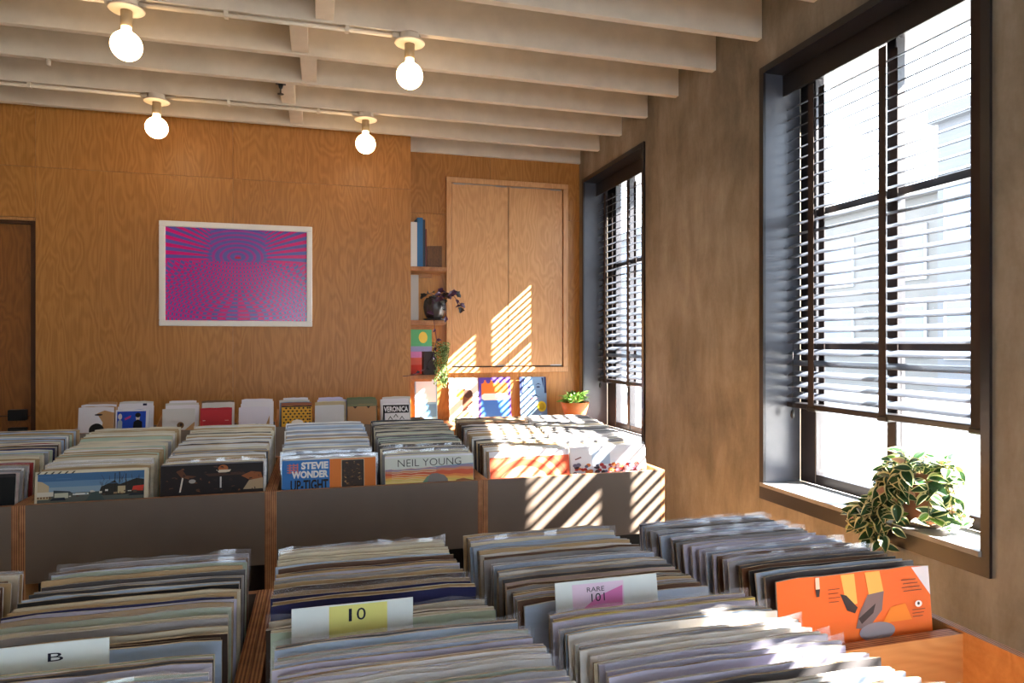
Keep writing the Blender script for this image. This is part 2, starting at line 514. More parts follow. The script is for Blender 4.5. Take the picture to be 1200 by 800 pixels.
# ------------------------------------------------------------------ blinds
SLAT_Z, SLAT_TILT = 0.052, math.radians(25)
def slat_mesh(L):
    mb = MB(); n = 4; w = 0.058
    pr = [(-w / 2 + w * k / n, 0.0035 * (1 - (2 * k / n - 1) ** 2)) for k in range(n + 1)]
    for k in range(n):
        (x0, z0), (x1, z1) = pr[k], pr[k + 1]
        mb.poly([(x0, 0, z0), (x1, 0, z1), (x1, L, z1), (x0, L, z0)], smooth=True)
        mb.poly([(x0, 0, z0 - 0.0025), (x0, L, z0 - 0.0025), (x1, L, z1 - 0.0025), (x1, 0, z1 - 0.0025)], smooth=True)
        for y in (0, L): mb.poly([(x0, y, z0), (x0, y, z0 - 0.0025), (x1, y, z1 - 0.0025), (x1, y, z1)])
    for k in (0, n):
        x, z = pr[k]; mb.poly([(x, 0, z - 0.0025), (x, 0, z), (x, L, z), (x, L, z - 0.0025)])
    return mb.mesh('slat', BLINDMAT)

def blind(a, b_, tapes, label):
    a -= 0.085; L = b_ - a - 0.02; XC = XW + 0.145
    t = thing('venetian_blind', (XC, a + 0.015, EYE - 0.3), label, 'window blind', 'venetian blinds in the windows')
    top = ZT - (EYE - 0.3)
    boxpart('head_rail', t, DARKPAINT, -0.03, 0.03, 0, L, top - 0.06, top - 0.001)
    boxpart('valance', t, DARKPAINT, -0.046, -0.034, -0.008, L + 0.008, top - 0.105, top - 0.001, bevel=0.003)
    me = slat_mesh(L); n = int((top - 0.11) / SLAT_Z)
    for k in range(n):
        z = 0.05 + k * SLAT_Z
        o = place('slat', me, t, (0, 0, z), (0, -SLAT_TILT + rnd.uniform(-0.03, 0.03), rnd.uniform(-0.002, 0.002)))
    br = boxpart('bottom_rail', t, DARKPAINT, -0.03, 0.03, 0, L, -0.012, 0.014, bevel=0.005)
    zt = 0.05 + n * SLAT_Z
    for y in tapes:
        y -= a + 0.015
        boxpart('tape', t, TAPEMAT, -0.0305, -0.0285, y - 0.019, y + 0.019, 0.0, zt)
        boxpart('tape', t, TAPEMAT, 0.0285, 0.0305, y - 0.019, y + 0.019, 0.0, zt)
        c = boxpart('tape_clip', t, BLACK, -0.034, 0.034, y - 0.03, y + 0.03, -0.02, 0.006, bevel=0.008)
    mb = MB().tube([(-0.03, L - 0.05, 0.3), (-0.032, L - 0.05, -0.02)], 0.0015, 5)
    mb.lathe([(0.002, 0), (0.009, -0.012), (0.011, -0.03), (0.004, -0.045)], 10, (-0.032, L - 0.05, -0.02)).build('pull_cord', BLACK, t)
    return t
blind(*WINS[0], (-0.88, -0.46, -0.04), 'dark wide-slat venetian blind in the window beyond the empty record bin')
blind(*WINS[1], (1.858, 2.27, 2.69), 'dark wide-slat venetian blind above the variegated pot plant on the sill')
blind(*WINS[2], (4.25, 4.66, 5.087), 'dark wide-slat venetian blind in the window beside the plywood cabinet')

# ------------------------------------------------------------------ ceiling lamps and conduit
BULB = emit('lit_globe_bulb', (255, 214, 160), 8.0)
PORC = flat('cream_porcelain', (226, 212, 190), 0.35)
def lamp(x, y, label):
    t = thing('globe_lamp', (x, y, ZJ), label, 'lamp', 'bare globe lamps on the joists')
    MB().lathe([(0.05, 0), (0.052, -0.006), (0.052, -0.034), (0.05, -0.036)], 8).build('junction_box', PAINT, t)
    MB().lathe([(0.03, -0.036), (0.07, -0.037), (0.074, -0.042), (0.07, -0.047), (0.03, -0.048)], 32).build('canopy', PORC, t)
    MB().lathe([(0.024, -0.047), (0.024, -0.115), (0.021, -0.118)], 20).build('socket', flat('tan_socket', (150, 132, 104), 0.5), t)
    R = 0.064; zc = -0.2
    pr = [(0.019, -0.112), (0.02, -0.128)]
    pr += [(R * math.sin(q), zc + R * math.cos(q)) for q in [math.radians(22 + 158 * k / 16) for k in range(17)]]
    pr[-1] = (0.001, pr[-1][1])
    MB().lathe(pr, 28).build('bulb', BULB, t)
J2, J5 = JY[16], JY[19]
lamp(-0.813, J2 + 0.02, 'lit white globe bulb in cream holder midway along the longer conduit')
lamp(0.418, J2 + 0.02, 'lit white globe bulb in cream holder at the end of the longer conduit')
lamp(-0.947, J5 + 0.02, 'lit white globe bulb in cream holder midway along the conduit nearer the poster')
lamp(0.285, J5 + 0.02, 'lit white globe bulb in cream holder near the edge of the plywood wall')
def conduit(y, x1, lampx, label):
    t = thing('conduit', (x1, y, ZJ), label, 'conduit', 'painted conduits under the joists')
    pts = [XL] + sorted(lampx)
    for p, q in zip(pts[:-1], pts[1:]):
        q0 = p + (0.05 if p != XL else 0.0)
        MB().tube([(q0 - x1, 0.02, -0.014), (q - 0.05 - x1, 0.02, -0.014)], 0.0105, 10).build('pipe', PAINT, t)
        for s in (0.3, 0.75):
            x = q0 + (q - q0) * s - x1
            MB().box(x - 0.009, x + 0.009, 0.004, 0.036, -0.027, 0.002).build('strap', PAINT, t)
        MB().tube([(q - 0.085 - x1, 0.02, -0.014), (q - 0.05 - x1, 0.02, -0.014)], 0.014, 10).build('connector', PAINT, t)
conduit(J2, 0.418, (-0.813, 0.418), 'cream painted conduit under the joist, feeding the lamps farther from the plywood wall')
conduit(J5, 0.285, (-0.947, 0.285), 'cream painted conduit under the joist, feeding the lamps close to the plywood wall')
t = thing('sprinkler_head', (-0.22, JY[18] + 0.06, ZJ + 0.035), 'small black sprinkler nozzle under the ceiling blocking', 'sprinkler')
MB().box(-0.028, 0.028, -0.02, 0.02, -0.03, 0.001).build('mount', BLACK, t)
MB().lathe([(0.016, -0.03), (0.01, -0.055), (0.004, -0.06), (0.004, -0.085), (0.018, -0.088), (0.018, -0.09)], 12).build('nozzle', BLACK, t)
tag(MB().lathe([(0.011, 0), (0.011, -0.03), (0.009, -0.033)], 12).build('pipe_stub', PAINT, None, (-1.38, JY[18] + 0.02, ZJ + 0.001)),
    'short cream painted stub hanging under a joist', 'pipe stub')

# ------------------------------------------------------------------ framed poster
PX0, PX1 = px_x(187, YB), px_x(366, YB)
PZ0, PZ1 = EYE + 0.116, EYE + 0.82
p = thing('framed_poster', ((PX0 + PX1) / 2, YB, PZ0), 'magenta and blue optical-pattern poster in a white frame on the plywood wall', 'poster')
W, H, F = PX1 - PX0, PZ1 - PZ0, 0.038
for x0, x1, z0, z1 in ((-W / 2, W / 2, 0, F), (-W / 2, W / 2, H - F, H), (-W / 2, -W / 2 + F, F, H - F), (W / 2 - F, W / 2, F, H - F)):
    boxpart('frame_bar', p, WHITEPAINT, x0, x1, -0.026, -0.0005, z0, z1, bevel=0.004)
def opart():
    m, nt, b = new_mat('optical_print')
    sp = nt.nodes.new('ShaderNodeSeparateXYZ')
    tc = nt.nodes.new('ShaderNodeTexCoord'); nt.links.new(tc.outputs['Generated'], sp.inputs[0])
    u = V(nt, sp.outputs[0]) * 2.0 - 1.0
    v = V(nt, sp.outputs[2])
    d = (0.63 - v) * 1.6
    au = u.abs()
    # lower field: a net of bars over rolling ground
    q = u * 1.0 + (u * 2.6).sin() * (d * 3.3).cos() * 0.30
    s1 = (q * 74.0).sin()
    s2 = ((d + au * au * 0.30 * (1.2 - d)) * 92.0).sin()
    low = s1 * s2 * 0.75 + s1 * 0.45
    # upper field: rays at the sides, rings in the middle
    ray = (((v - 0.66) / (au + 0.12)) * 84.0 + au * 3.0).sin()
    ring = (((u * u) * 0.9 + (v - 0.70) * (v - 0.70) * 5.0).sqrt() * 62.0).sin() * 0.16 - 0.16
    mid = ((0.66 - au) * 3.2)._m('MINIMUM', 1.0).max(0.0)
    up = ring * mid + ray * (1.0 - mid)
    isup = v.gt(0.645)
    pat = up * isup + low * (1.0 - isup)
    col = ramp(nt, pat * 0.5 + 0.5, [(0.40, lin(98, 92, 176)), (0.5, lin(176, 50, 150)), (0.60, lin(218, 24, 124))])
    nt.links.new(col, b.inputs['Base Color'])
    b.inputs['Roughness'].default_value = 0.22
    return m
boxpart('print', p, opart(), -W / 2 + F, W / 2 - F, -0.009, -0.007, F, H - F)
boxpart('backing', p, WHITEPAINT, -W / 2 + 0.01, W / 2 - 0.01, -0.0065, -0.0004, 0.01, H - 0.01)
MB().poly([(-0.022, -0.0094, H * 0.66), (0.022, -0.0094, H * 0.66), (0.016, -0.0094, H * 0.675), (0.0, -0.0094, H * 0.682), (-0.016, -0.0094, H * 0.675)]).build('print_spot', ink((196, 20, 70)), p)

# ------------------------------------------------------------------ cabinet in the niche wall
CX0, CX1, CZ0, CZ1 = 0.958, 1.976, EYE - 0.236, EYE + 1.312
cb = thing('wall_cabinet', (CX0, YNF, CZ0), 'tall two-door plywood wall cabinet with raised frame, beside the window', 'cabinet')
W, H, F = CX1 - CX0, CZ1 - CZ0, 0.042
for nm, x0, x1, z0, z1 in (('frame_rail', 0, W, 0, F), ('frame_rail', 0, W, H - F, H), ('frame_stile', 0, F, F, H - F), ('frame_stile', W - F, W, F, H - F)):
    boxpart(nm, cb, PLY_DOOR, x0, x1, -0.036, 0.0, z0, z1, bevel=0.003)
boxpart('hinge_rail', cb, METAL, F + 0.01, W - F - 0.03, -0.03, -0.024, H - F - 0.008, H - F - 0.002)
boxpart('carcass', cb, flat('cabinet_shadow_gap', (70, 46, 28), 0.8), F, W - F, -0.004, 0, F, H - F)
for k, (x0, x1) in enumerate(((F + 0.004, W / 2 - 0.0025), (W / 2 + 0.0025, W - F - 0.004))):
    dr = boxpart('door', cb, PLY_DOOR, x0, x1, -0.022, -0.003, F + 0.012, H - F - 0.006, bevel=0.002)
    for s in (-1, 1):
        for e in (-1, 1):
            boxpart('hinge', dr, METAL, s * 0.17 - 0.045, s * 0.17 + 0.045, -0.0145, -0.0085, e * ((H - 2 * F) / 2 - 0.012) - 0.004, e * ((H - 2 * F) / 2 - 0.012) + 0.004)

# ------------------------------------------------------------------ shelves in the niche
def shelf(z, x1, label):
    t = thing('wall_shelf', (XE, YNF, z), label, 'shelf', 'short plywood shelves in the niche')
    boxpart('board', t, [PLY_SHELF, plyedge('z')], 0.001, x1 - XE, -0.26, 0.0, -0.032, 0.0, bevel=0.002, my=1)
    boxpart('cleat', t, PLY_SHELF, 0.001, 0.2, -0.03, 0.0, -0.06, -0.032)
SH = [EYE + 0.572, EYE + 0.172, EYE - 0.238]
shelf(SH[0], 0.922, 'short plywood shelf carrying the books and wooden block')
shelf(SH[1], 0.915, 'short plywood shelf under the dark grey plant pot')
shelf(SH[2], 0.87, 'short plywood shelf carrying the rainbow cover')
def book(x0, x1, z, h, rgb, label, spine=None, dep=0.2, y1=YNF - 0.02):
    t = thing('book', ((x0 + x1) / 2, y1 - dep, z), label, 'book', 'books on the niche shelves')
    w = (x1 - x0) / 2
    m = flat('book_%d_%d_%d' % rgb, rgb, 0.45)
    MB().box(-w, w, 0, 0.003, 0, h).box(-w, -w + 0.0025, 0.003, dep, 0, h).box(w - 0.0025, w, 0.003, dep, 0, h).build('cover', m, t)
    boxpart('pages', t, flat('page_block', (222, 214, 196), 0.8), -w + 0.0025, w - 0.0025, 0.003, dep - 0.004, 0.004, h - 0.004)
    if spine:
        vv, ff = text_polys(spine); mb = MB()
        for f in ff: mb.poly([((0.5 - vv[i][1]) * w * 1.0, -0.0006, h * (0.35 + 0.5 * vv[i][0])) for i in f][::1])
        mb.build('spine_lettering', ink((30, 30, 30)), t)
book(0.648, 0.700, SH[0], 0.335, (216, 214, 208), 'white-spined tall book at the end of the upper niche shelf', dep=0.21)
book(0.702, 0.745, SH[0], 0.372, (24, 92, 140), 'thick blue book, tallest on the upper niche shelf')
book(0.747, 0.764, SH[0], 0.36, (34, 40, 52), 'thin dark navy book beside the thick blue one', dep=0.19)
book(0.766, 0.776, SH[0], 0.29, (110, 40, 30), 'thin dark red book beside the wooden block', dep=0.19)
book(0.648, 0.712, SH[1], 0.34, (168, 164, 158), 'grey tall binder beside the dark plant pot', dep=0.2)
b = thing('wooden_block', (0.845, 5.22, SH[0]), 'brown end-grain wooden block standing beside the books', 'block')
MB().poly([(-0.062, -0.06, 0), (0.05, -0.06, 0), (0.07, 0.06, 0), (-0.05, 0.06, 0)][::-1]).poly([(-0.062, -0.06, 0.165), (0.05, -0.06, 0.17), (0.07, 0.06, 0.155), (-0.05, 0.06, 0.165)]) \
    .poly([(-0.062, -0.06, 0), (0.05, -0.06, 0), (0.05, -0.06, 0.17), (-0.062, -0.06, 0.165)]).poly([(0.05, -0.06, 0), (0.07, 0.06, 0), (0.07, 0.06, 0.155), (0.05, -0.06, 0.17)]) \
    .poly([(0.07, 0.06, 0), (-0.05, 0.06, 0), (-0.05, 0.06, 0.165), (0.07, 0.06, 0.155)]).poly([(-0.05, 0.06, 0), (-0.062, -0.06, 0), (-0.062, -0.06, 0.165), (-0.05, 0.06, 0.165)]).build('block', WOOD_BLOCK, b, bevel=0.004)

# ------------------------------------------------------------------ record bins
def record_bin(x0, x1, y0, y1, zr, floor_pts, label, group, cross=None, centre=None, deep=0.24):
    """one bin unit: ply sides to the floor, dark laminate front and back, sloped tray, cell divider"""
    t = thing('record_bin', ((x0 + x1) / 2, y0, 0), label, 'record bin', group)
    w = (x1 - x0) / 2; D = y1 - y0; T = 0.018
    for s in (-1, 1):
        xa, xb = (-w, -w + T) if s < 0 else (w - T, w)
        boxpart('side_panel', t, [PLY_BIN, plyedge('x')], xa, xb, 0, D, 0, zr, my=1, mz=1)
    boxpart('front_panel', t, [LAMINATE, plyedge('y')], -w + T, w - T, 0.0, T, zr - deep, zr - 0.0005, mz=1)
    boxpart('back_panel', t, [LAMINATE, plyedge('y')], -w + T, w - T, D - T, D, zr - deep, zr - 0.0005, mz=1)
    mb = MB()
    for (ya, za), (yb, zb) in zip(floor_pts[:-1], floor_pts[1:]):
        ya -= y0; yb -= y0
        a, b_ = -w + T, w - T
        mb.poly([(a, ya, za), (b_, ya, za), (b_, yb, zb), (a, yb, zb)]).poly([(a, ya, za - T), (a, yb, zb - T), (b_, yb, zb - T), (b_, ya, za - T)])
        mb.poly([(a, ya, za - T), (b_, ya, za - T), (b_, ya, za), (a, ya, za)]).poly([(a, yb, zb - T), (a, yb, zb), (b_, yb, zb), (b_, yb, zb - T)])
    mb.build('tray_floor', PLY_BIN, t)
    boxpart('kick_panel', t, flat('black_kick_panel', (26, 24, 23), 0.6), -w + T, w - T, 0.10, 0.118, 0.0, zr - deep - 0.005)  # black sheet standing in for the shade below the front panel
    if cross is not None:
        boxpart('cross_divider', t, [PLY_BIN, plyedge('y')], -w + T, w - T, cross - y0 - 0.012, cross - y0 + 0.012, zr - deep, zr - 0.004, mz=1)
    if centre is not None:
        boxpart('cell_divider', t, [PLY_BIN, plyedge('x')], centre - (x0 + x1) / 2 - 0.006, centre - (x0 + x1) / 2 + 0.006, T, D - T, zr - deep, zr - 0.05, my=1, mz=1)
    return t
ZR = EYE - 0.493
R2F = [(2.416, 0.592), (3.122, 0.655)]
R2Y = (2.398, 3.14)
R2X = [-1.604, -0.881, -0.158, 0.565, 1.292]
R2L = ['grey-fronted record bin holding the black cover, end of the middle row nearer the door',
       'grey-fronted record bin holding the street scene cover and the dark cover',
       'grey-fronted record bin holding the blue and orange cover and the rainbow sky cover',
       'grey-fronted record bin striped with sun, end of the middle row nearer the windows']
for k in range(4):
    record_bin(R2X[k] + 0.0005, R2X[k + 1] - 0.0005, *R2Y, ZR, R2F, R2L[k], 'record bins in the middle row', centre=(R2X[k] + R2X[k + 1]) / 2)
R1X = [-0.842, -0.102, 0.638, 1.078]
R1Y = (0.44, 1.45)
R1F = [(0.458, 0.640), (0.916, 0.615), (0.94, 0.602), (1.432, 0.598)]
R1L = ['record bin of the row beside the viewer holding the white B divider card', 'record bin holding the yellow 10 card and the pink label card',
       'narrow plywood record bin with empty front cell, holding the orange cover']
for k in range(3):
    record_bin(R1X[k] + 0.0005, R1X[k + 1] - 0.0005, *R1Y, ZR, R1F, R1L[k], 'record bins in the row beside the viewer', cross=0.928,
               centre=(0.268 if k == 1 else -0.478 if k == 0 else None))

# ------------------------------------------------------------------ record sleeves
PAL = {'white': (228, 224, 218), 'cream': (214, 202, 174), 'tan': (178, 148, 106), 'grey': (150, 147, 148), 'charcoal': (74, 71, 72),
       'black': (26, 24, 24), 'navy': (36, 38, 82), 'blue': (72, 108, 164), 'pale blue': (168, 184, 206), 'brown': (98, 66, 44),
       'dark brown': (58, 40, 30), 'red': (150, 42, 38), 'orange': (206, 112, 56), 'yellow': (214, 190, 96), 'green': (74, 100, 76),
       'pale green': (176, 190, 166), 'lavender': (182, 178, 196), 'pink': (190, 168, 162)}
def edge_mat(kind, a, b_):
    name = 'card_edge_' + kind
    m, nt, bs = new_mat(name)
    n = noise(nt, coords(nt, 'Object', (22, 350, 40), 5.0), 1.0, 4, 0.65)
    nt.links.new(ramp(nt, n, [(0.38, lin(*a)), (0.60, lin(*b_))]), bs.inputs['Base Color'])
    bs.inputs['Roughness'].default_value = 0.8
    return m
EDGE = {'worn': edge_mat('worn', (120, 92, 66), (230, 212, 178)), 'pale': edge_mat('pale', (168, 160, 150), (230, 224, 214)), 'dark': edge_mat('dark', (84, 66, 52), (186, 162, 130))}
def sleeve_mat(c):
    name = 'sleeve_' + c.replace(' ', '_')
    if name in MATS: return MATS[name]
    m, nt, b = new_mat(name)
    col = lin(*PAL[c])
    n = noise(nt, coords(nt, 'Object', (5, 1, 26), 9.0), 1.0, 3, 0.6)
    lo = tuple(x * 0.85 for x in col[:3]) + (1,); hi = tuple(min(1, x * 1.10 + 0.005) for x in col[:3]) + (1,)
    nt.links.new(ramp(nt, n, [(0.36, lo), (0.62, hi)]), b.inputs['Base Color'])
    b.inputs['Roughness'].default_value = 0.42
    b.inputs['Specular IOR Level'].default_value = 0.35
    MATS[name] = m
    return m
MESHES = {}
def sleeve_shape(w, h, t, r):
    """sleeve with a slightly sprung, unevenly worn outline: 8 columns, spine and mouth edges"""
    n = 7; mb = MB(); g = []
    for i in range(n + 1):
        u = i / n - 0.5
        zt = h + r.uniform(-0.0016, 0.0010) - (0.0025 if i in (0, n) else 0)
        bow = t * 0.25 * math.cos(u * math.pi) * r.uniform(0.6, 1.0)
        g.append((u * w, -t / 2 - bow * 0.5 + t * 0.12, t / 2 - t * 0.12, zt))
    for i in range(n):
        (xa, ya, yb, za), (xc, yc, yd, zc) = g[i], g[i + 1]
        mb.poly([(xa, ya, 0), (xc, yc, 0), (xc, yc, zc), (xa, ya, za)], 0)
        mb.poly([(xc, yd, 0), (xa, yb, 0), (xa, yb, za), (xc, yd, zc)], 0)
        mb.poly([(xa, ya, za), (xc, yc, zc), (xc, yd, zc), (xa, yb, za)], 1)
        mb.poly([(xa, ya, 0), (xa, yb, 0), (xc, yd, 0), (xc, yc, 0)], 1)
    for i, s in ((0, 1), (n, -1)):
        x, ya, yb, z = g[i]; q = [(x, ya, 0), (x, ya, z), (x, yb, z), (x, yb, 0)]
        mb.poly(q if s > 0 else q[::-1], 1)
    return mb
def sleeve_mesh(c, kind, e, size=0.315):
    key = (c, kind, e, size)
    if key not in MESHES:
        r = random.Random(str(key))
        t = (0.0042, 0.0055, 0.0078)[kind] * (0.6 if size < 0.2 else 1)
        MESHES[key] = (sleeve_shape(size * r.uniform(0.992, 1.004), size, t, r).mesh('record_sleeve', [sleeve_mat(c), EDGE[e]]), t)
    return MESHES[key]
def poly_mesh(v):
    key = ('poly', v)
    if key not in MESHES:
        r = random.Random(v * 31 + 5); mb = MB(); n = 12; w = 0.322; rows = [0.255, 0.285, 0.303, 0.3215]
        P = []
        ph = r.uniform(0, 6)
        for j, z in enumerate(rows):
            row = []
            for i in range(n + 1):
                u = i / n - 0.5
                amp = (0, 0.0002, 0.0009, 0.0026)[j]
                row.append((u * w, -0.0005 + amp * math.sin(ph + i * 1.9 + j) * r.uniform(0.3, 1.0), z + (r.uniform(-0.0035, 0.003) if j == 3 else 0)))
            P.append(row)
        for j in range(3):
            for i in range(n): mb.poly([P[j][i], P[j][i + 1], P[j + 1][i + 1], P[j + 1][i]], smooth=True)
        MESHES[key] = mb.mesh('plastic_sleeve', POLY)
    return MESHES[key]

def floor_z(pts, y):
    for (ya, za), (yb, zb) in zip(pts[:-1], pts[1:]):
        if y <= yb: break
    return za + (zb - za) * (y - ya) / (yb - ya)

REC_STUFF = []       # sleeves past the countable number, joined at the end
def sleeve(x, yb, zb, tilt, yaw, c, kind, e, polyv, label, group, roll=0.0):
    me, t = sleeve_mesh(c, kind, e)
    o = place('record_sleeve', me, None, (x, yb, zb), (-tilt, roll, yaw))
    tag(o, label, 'record', group)
    if polyv is not None:
        place('plastic_sleeve', poly_mesh(polyv), o, (0, -t / 2 - t * 0.13 - 0.0006, 0.001))
    return o

def pick(r, weights):
    k = r.random() * sum(w for _, w in weights)
    for c, w in weights:
        k -= w
        if k <= 0: return c
    return weights[-1][0]
SHINY = 'in clear plastic'
def edge_words(e): return {'worn': 'with worn card edges', 'pale': 'with clean pale edges', 'dark': 'with browned edges'}[e]

def stack(seed, x_far, x_near, y_far, y_near, fpts, weights, where, group, tilt=0.18, tilt2=None, poly=0.4, loose=0.006, single=10**9, specials=(), jig=0.004):
    """sleeves leaning back, laid from the far one to the near one; specials = [(y_top, fn)] are built in order of depth.
    Only the last `single` sleeves (nearest the viewer) are objects of their own, the others go to REC_STUFF."""
    r = random.Random(seed); H = 0.315
    tilt2 = tilt if tilt2 is None else tilt2
    yt = y_far; yb = y_far - H * math.sin(tilt)
    sp = sorted(specials, key=lambda q: -q[0]); seq = []
    while yt > y_near:
        k = (y_far - yt) / (y_far - y_near)
        want = tilt + (tilt2 - tilt) * k
        cur = math.asin(max(-0.5, min(0.9, (yt - yb) / H)))
        if sp and yt <= sp[0][0]:
            seq.append(('special', sp[0][1], yt, yb, cur, k)); t = getattr(sp[0][1], 'gap', 0.006); sp.pop(0)
        else:
            c = pick(r, weights); kind = pick(r, [(0, 4), (1, 4), (2, 2)]); e = pick(r, [('worn', 5), ('pale', 4), ('dark', 2)])
            if c in ('white', 'pale blue', 'lavender'): e = pick(r, [('pale', 3), ('worn', 1)])
            pv = r.randrange(6) if r.random() < poly else None
            t = (0.0042, 0.0055, 0.0078)[kind]
            seq.append(('sleeve', (c, kind, e, pv), yt, yb, cur, k))
        g = 1.12 * t / math.cos(cur) + 0.0012
        ea = loose * r.random() ** 2 * 2.2; eb = loose * r.random() ** 2 * 2.2
        err = (want - cur) * H
        if err > 0: eb += min(err, 0.004)
        else: ea += min(-err, 0.004)
        yt -= g + ea; yb -= g + eb
    for _, fn in sp: seq.append(('special', fn, yt, yb, math.asin((yt - yb) / H), 1.0))
    n = len(seq)
    for i, (what, dat, yt_, yb_, a, k) in enumerate(seq):
        x = x_far + (x_near - x_far) * k + r.uniform(-jig, jig)
        z = floor_z(fpts, yb_) + 0.0008 + 0.002 * abs(math.sin(a))
        yaw = r.uniform(-0.006, 0.006)
        if what == 'special': dat(x, yb_, z, a)
        else:
            c, kind, e, pv = dat
            if i < n - single: REC_STUFF.append((x, yb_, z, a, yaw, c, kind, e))
            else:
                lab = '%s%s record %s %s' % (('thin ', '', 'thick ')[kind], c, SHINY if pv is not None else edge_words(e), where)
                sleeve(x, yb_, z, a, yaw, c, kind, e, pv, lab, group)
    return n

def cover(x, yb, z, a, rgb, shapes, label, size=0.315, t=0.0045, yaw=0.0, name='record_cover', cat='record', group=None, edge='pale', poly=False, vs=None):
    """a sleeve whose printed front is seen"""
    r = random.Random(label)
    me = sleeve_shape(size, size, t, r).mesh(name, [flat('cover_%d_%d_%d' % rgb, rgb, 0.5, spec=0.25), EDGE[edge]])
    o = tag(place(name, me, None, (x, yb, z), (-a, 0, yaw)), label, cat, group)
    if vs: shapes = [(s[0], s[1], tuple(q if k < 2 else 1 - (1 - q) * vs for k, q in enumerate(s[2]))) + tuple(s[3:]) if isinstance(s[1], str)
                     else (s[0], [(u, 1 - (1 - v) * vs) for u, v in s[1]]) for s in shapes]
    if shapes: printed(o, size * 0.992, size * 0.994, -t * 0.56, shapes)
    if poly: place('plastic_sleeve', poly_mesh(2), o, (0, -t * 0.66 - 0.004, 0.001))
    return o
def card(x, yb, z, a, label, w, h, shapes, rgb=(226, 232, 228)):
    o = boxpart('divider_card', None, flat('card_%d' % rgb[2], rgb, 0.3), -w / 2, w / 2, -0.0008, 0.0008, 0, h, bevel=0.0)
    o.location = (x, yb, z); o.rotation_euler = (-a, 0, 0)
    me = o.data
    for v in me.vertices: v.co.z += h / 2
    tag(o, label, 'divider card', 'divider cards in the record stacks')
    printed(o, w, h, -0.0008, shapes, 'card_print')
    return o
INK = (34, 34, 52)

# --- row beside the viewer
G1 = 'records in the row beside the viewer'
MIXA = [('cream', 6), ('tan', 4), ('white', 5), ('grey', 4), ('charcoal', 1.2), ('black', 1.5), ('brown', 2.5), ('dark brown', 1.5), ('navy', 1), ('red', 1), ('pale green', 2), ('lavender', 2), ('pink', 1), ('pale blue', 3)]
MIXB = [('white', 7), ('pale blue', 3), ('grey', 3), ('lavender', 6), ('cream', 2), ('charcoal', 1), ('yellow', 0.4), ('pale green', 1)]
MIXC = [('lavender', 4), ('grey', 5), ('charcoal', 4), ('black', 2), ('pale blue', 4), ('brown', 2), ('white', 2), ('navy', 1)]
stack(11, -0.655, -0.655, 1.385, 1.12, R1F, MIXA, 'stacked beside the B card stack', G1, 0.12, poly=0.15, loose=0.011)
stack(12, -0.288, -0.282, 1.385, 0.972, R1F, MIXA, 'stacked behind the white B card', G1, 0.13, 0.07, poly=0.15, loose=0.011,
      specials=[(0.98, lambda x, y, z, a: card(-0.36, y, z, a, 'white divider card with a handwritten B', 0.21, 0.338,
                                                [(INK, 'B', (0.68, 0.76, 0.935, 0.965))]))])
stack(22, -0.282, -0.278, 0.905, 0.82, R1F, MIXB, 'stacked in front of the B card', G1, 0.05, 0.1, poly=0.3, loose=0.009)
def card10(x, y, z, a):
    card(0.045, y, z, a, 'white divider card with a yellow sticker reading 10', 0.165, 0.345,
         [((226, 220, 128), rect(0.30, 0.78, 0.84, 0.995)), (INK, '1', (0.46, 0.485, 0.93, 0.98)), (INK, '0', (0.525, 0.60, 0.932, 0.98))])
def navy_band(x, y, z, a): sleeve(x, y, z + 0.001, a, 0, 'navy', 1, 'worn', None, 'plain navy blue record, broad band in the stack behind the 10 card', G1)
navy_band.gap = 0.05
stack(13, 0.082, 0.09, 1.385, 0.972, R1F, MIXA, 'stacked behind the yellow 10 card', G1, 0.13, 0.07, poly=0.15, loose=0.011,
      specials=[(1.09, navy_band), (0.98, card10)])
stack(23, 0.105, 0.112, 0.905, 0.66, R1F, MIXB, 'stacked in front of the yellow 10 card', G1, 0.05, 0.14, poly=0.3, loose=0.011)
def cardpink(x, y, z, a):
    card(0.428, y, z, a, 'pale divider card with a pink handwritten label', 0.17, 0.341,
         [((234, 208, 226), rect(0.16, 0.66, 0.84, 0.985)), ((226, 128, 186), [(0.17, 0.85), (0.64, 0.87), (0.65, 0.965), (0.4, 0.925)]),
          (INK, 'RARE', (0.30, 0.47, 0.948, 0.968)), (INK, '101', (0.34, 0.47, 0.905, 0.94))])
stack(14, 0.447, 0.452, 1.39, 0.972, R1F, MIXA + MIXC, 'stacked behind the pink label card', G1, 0.13, 0.07, poly=0.2, loose=0.010,
      specials=[(0.98, cardpink)])
stack(24, 0.462, 0.47, 0.905, 0.52, R1F, MIXB + [('yellow', 1)], 'stacked in front of the pink label card', G1, 0.05, 0.14, poly=0.3, loose=0.010)
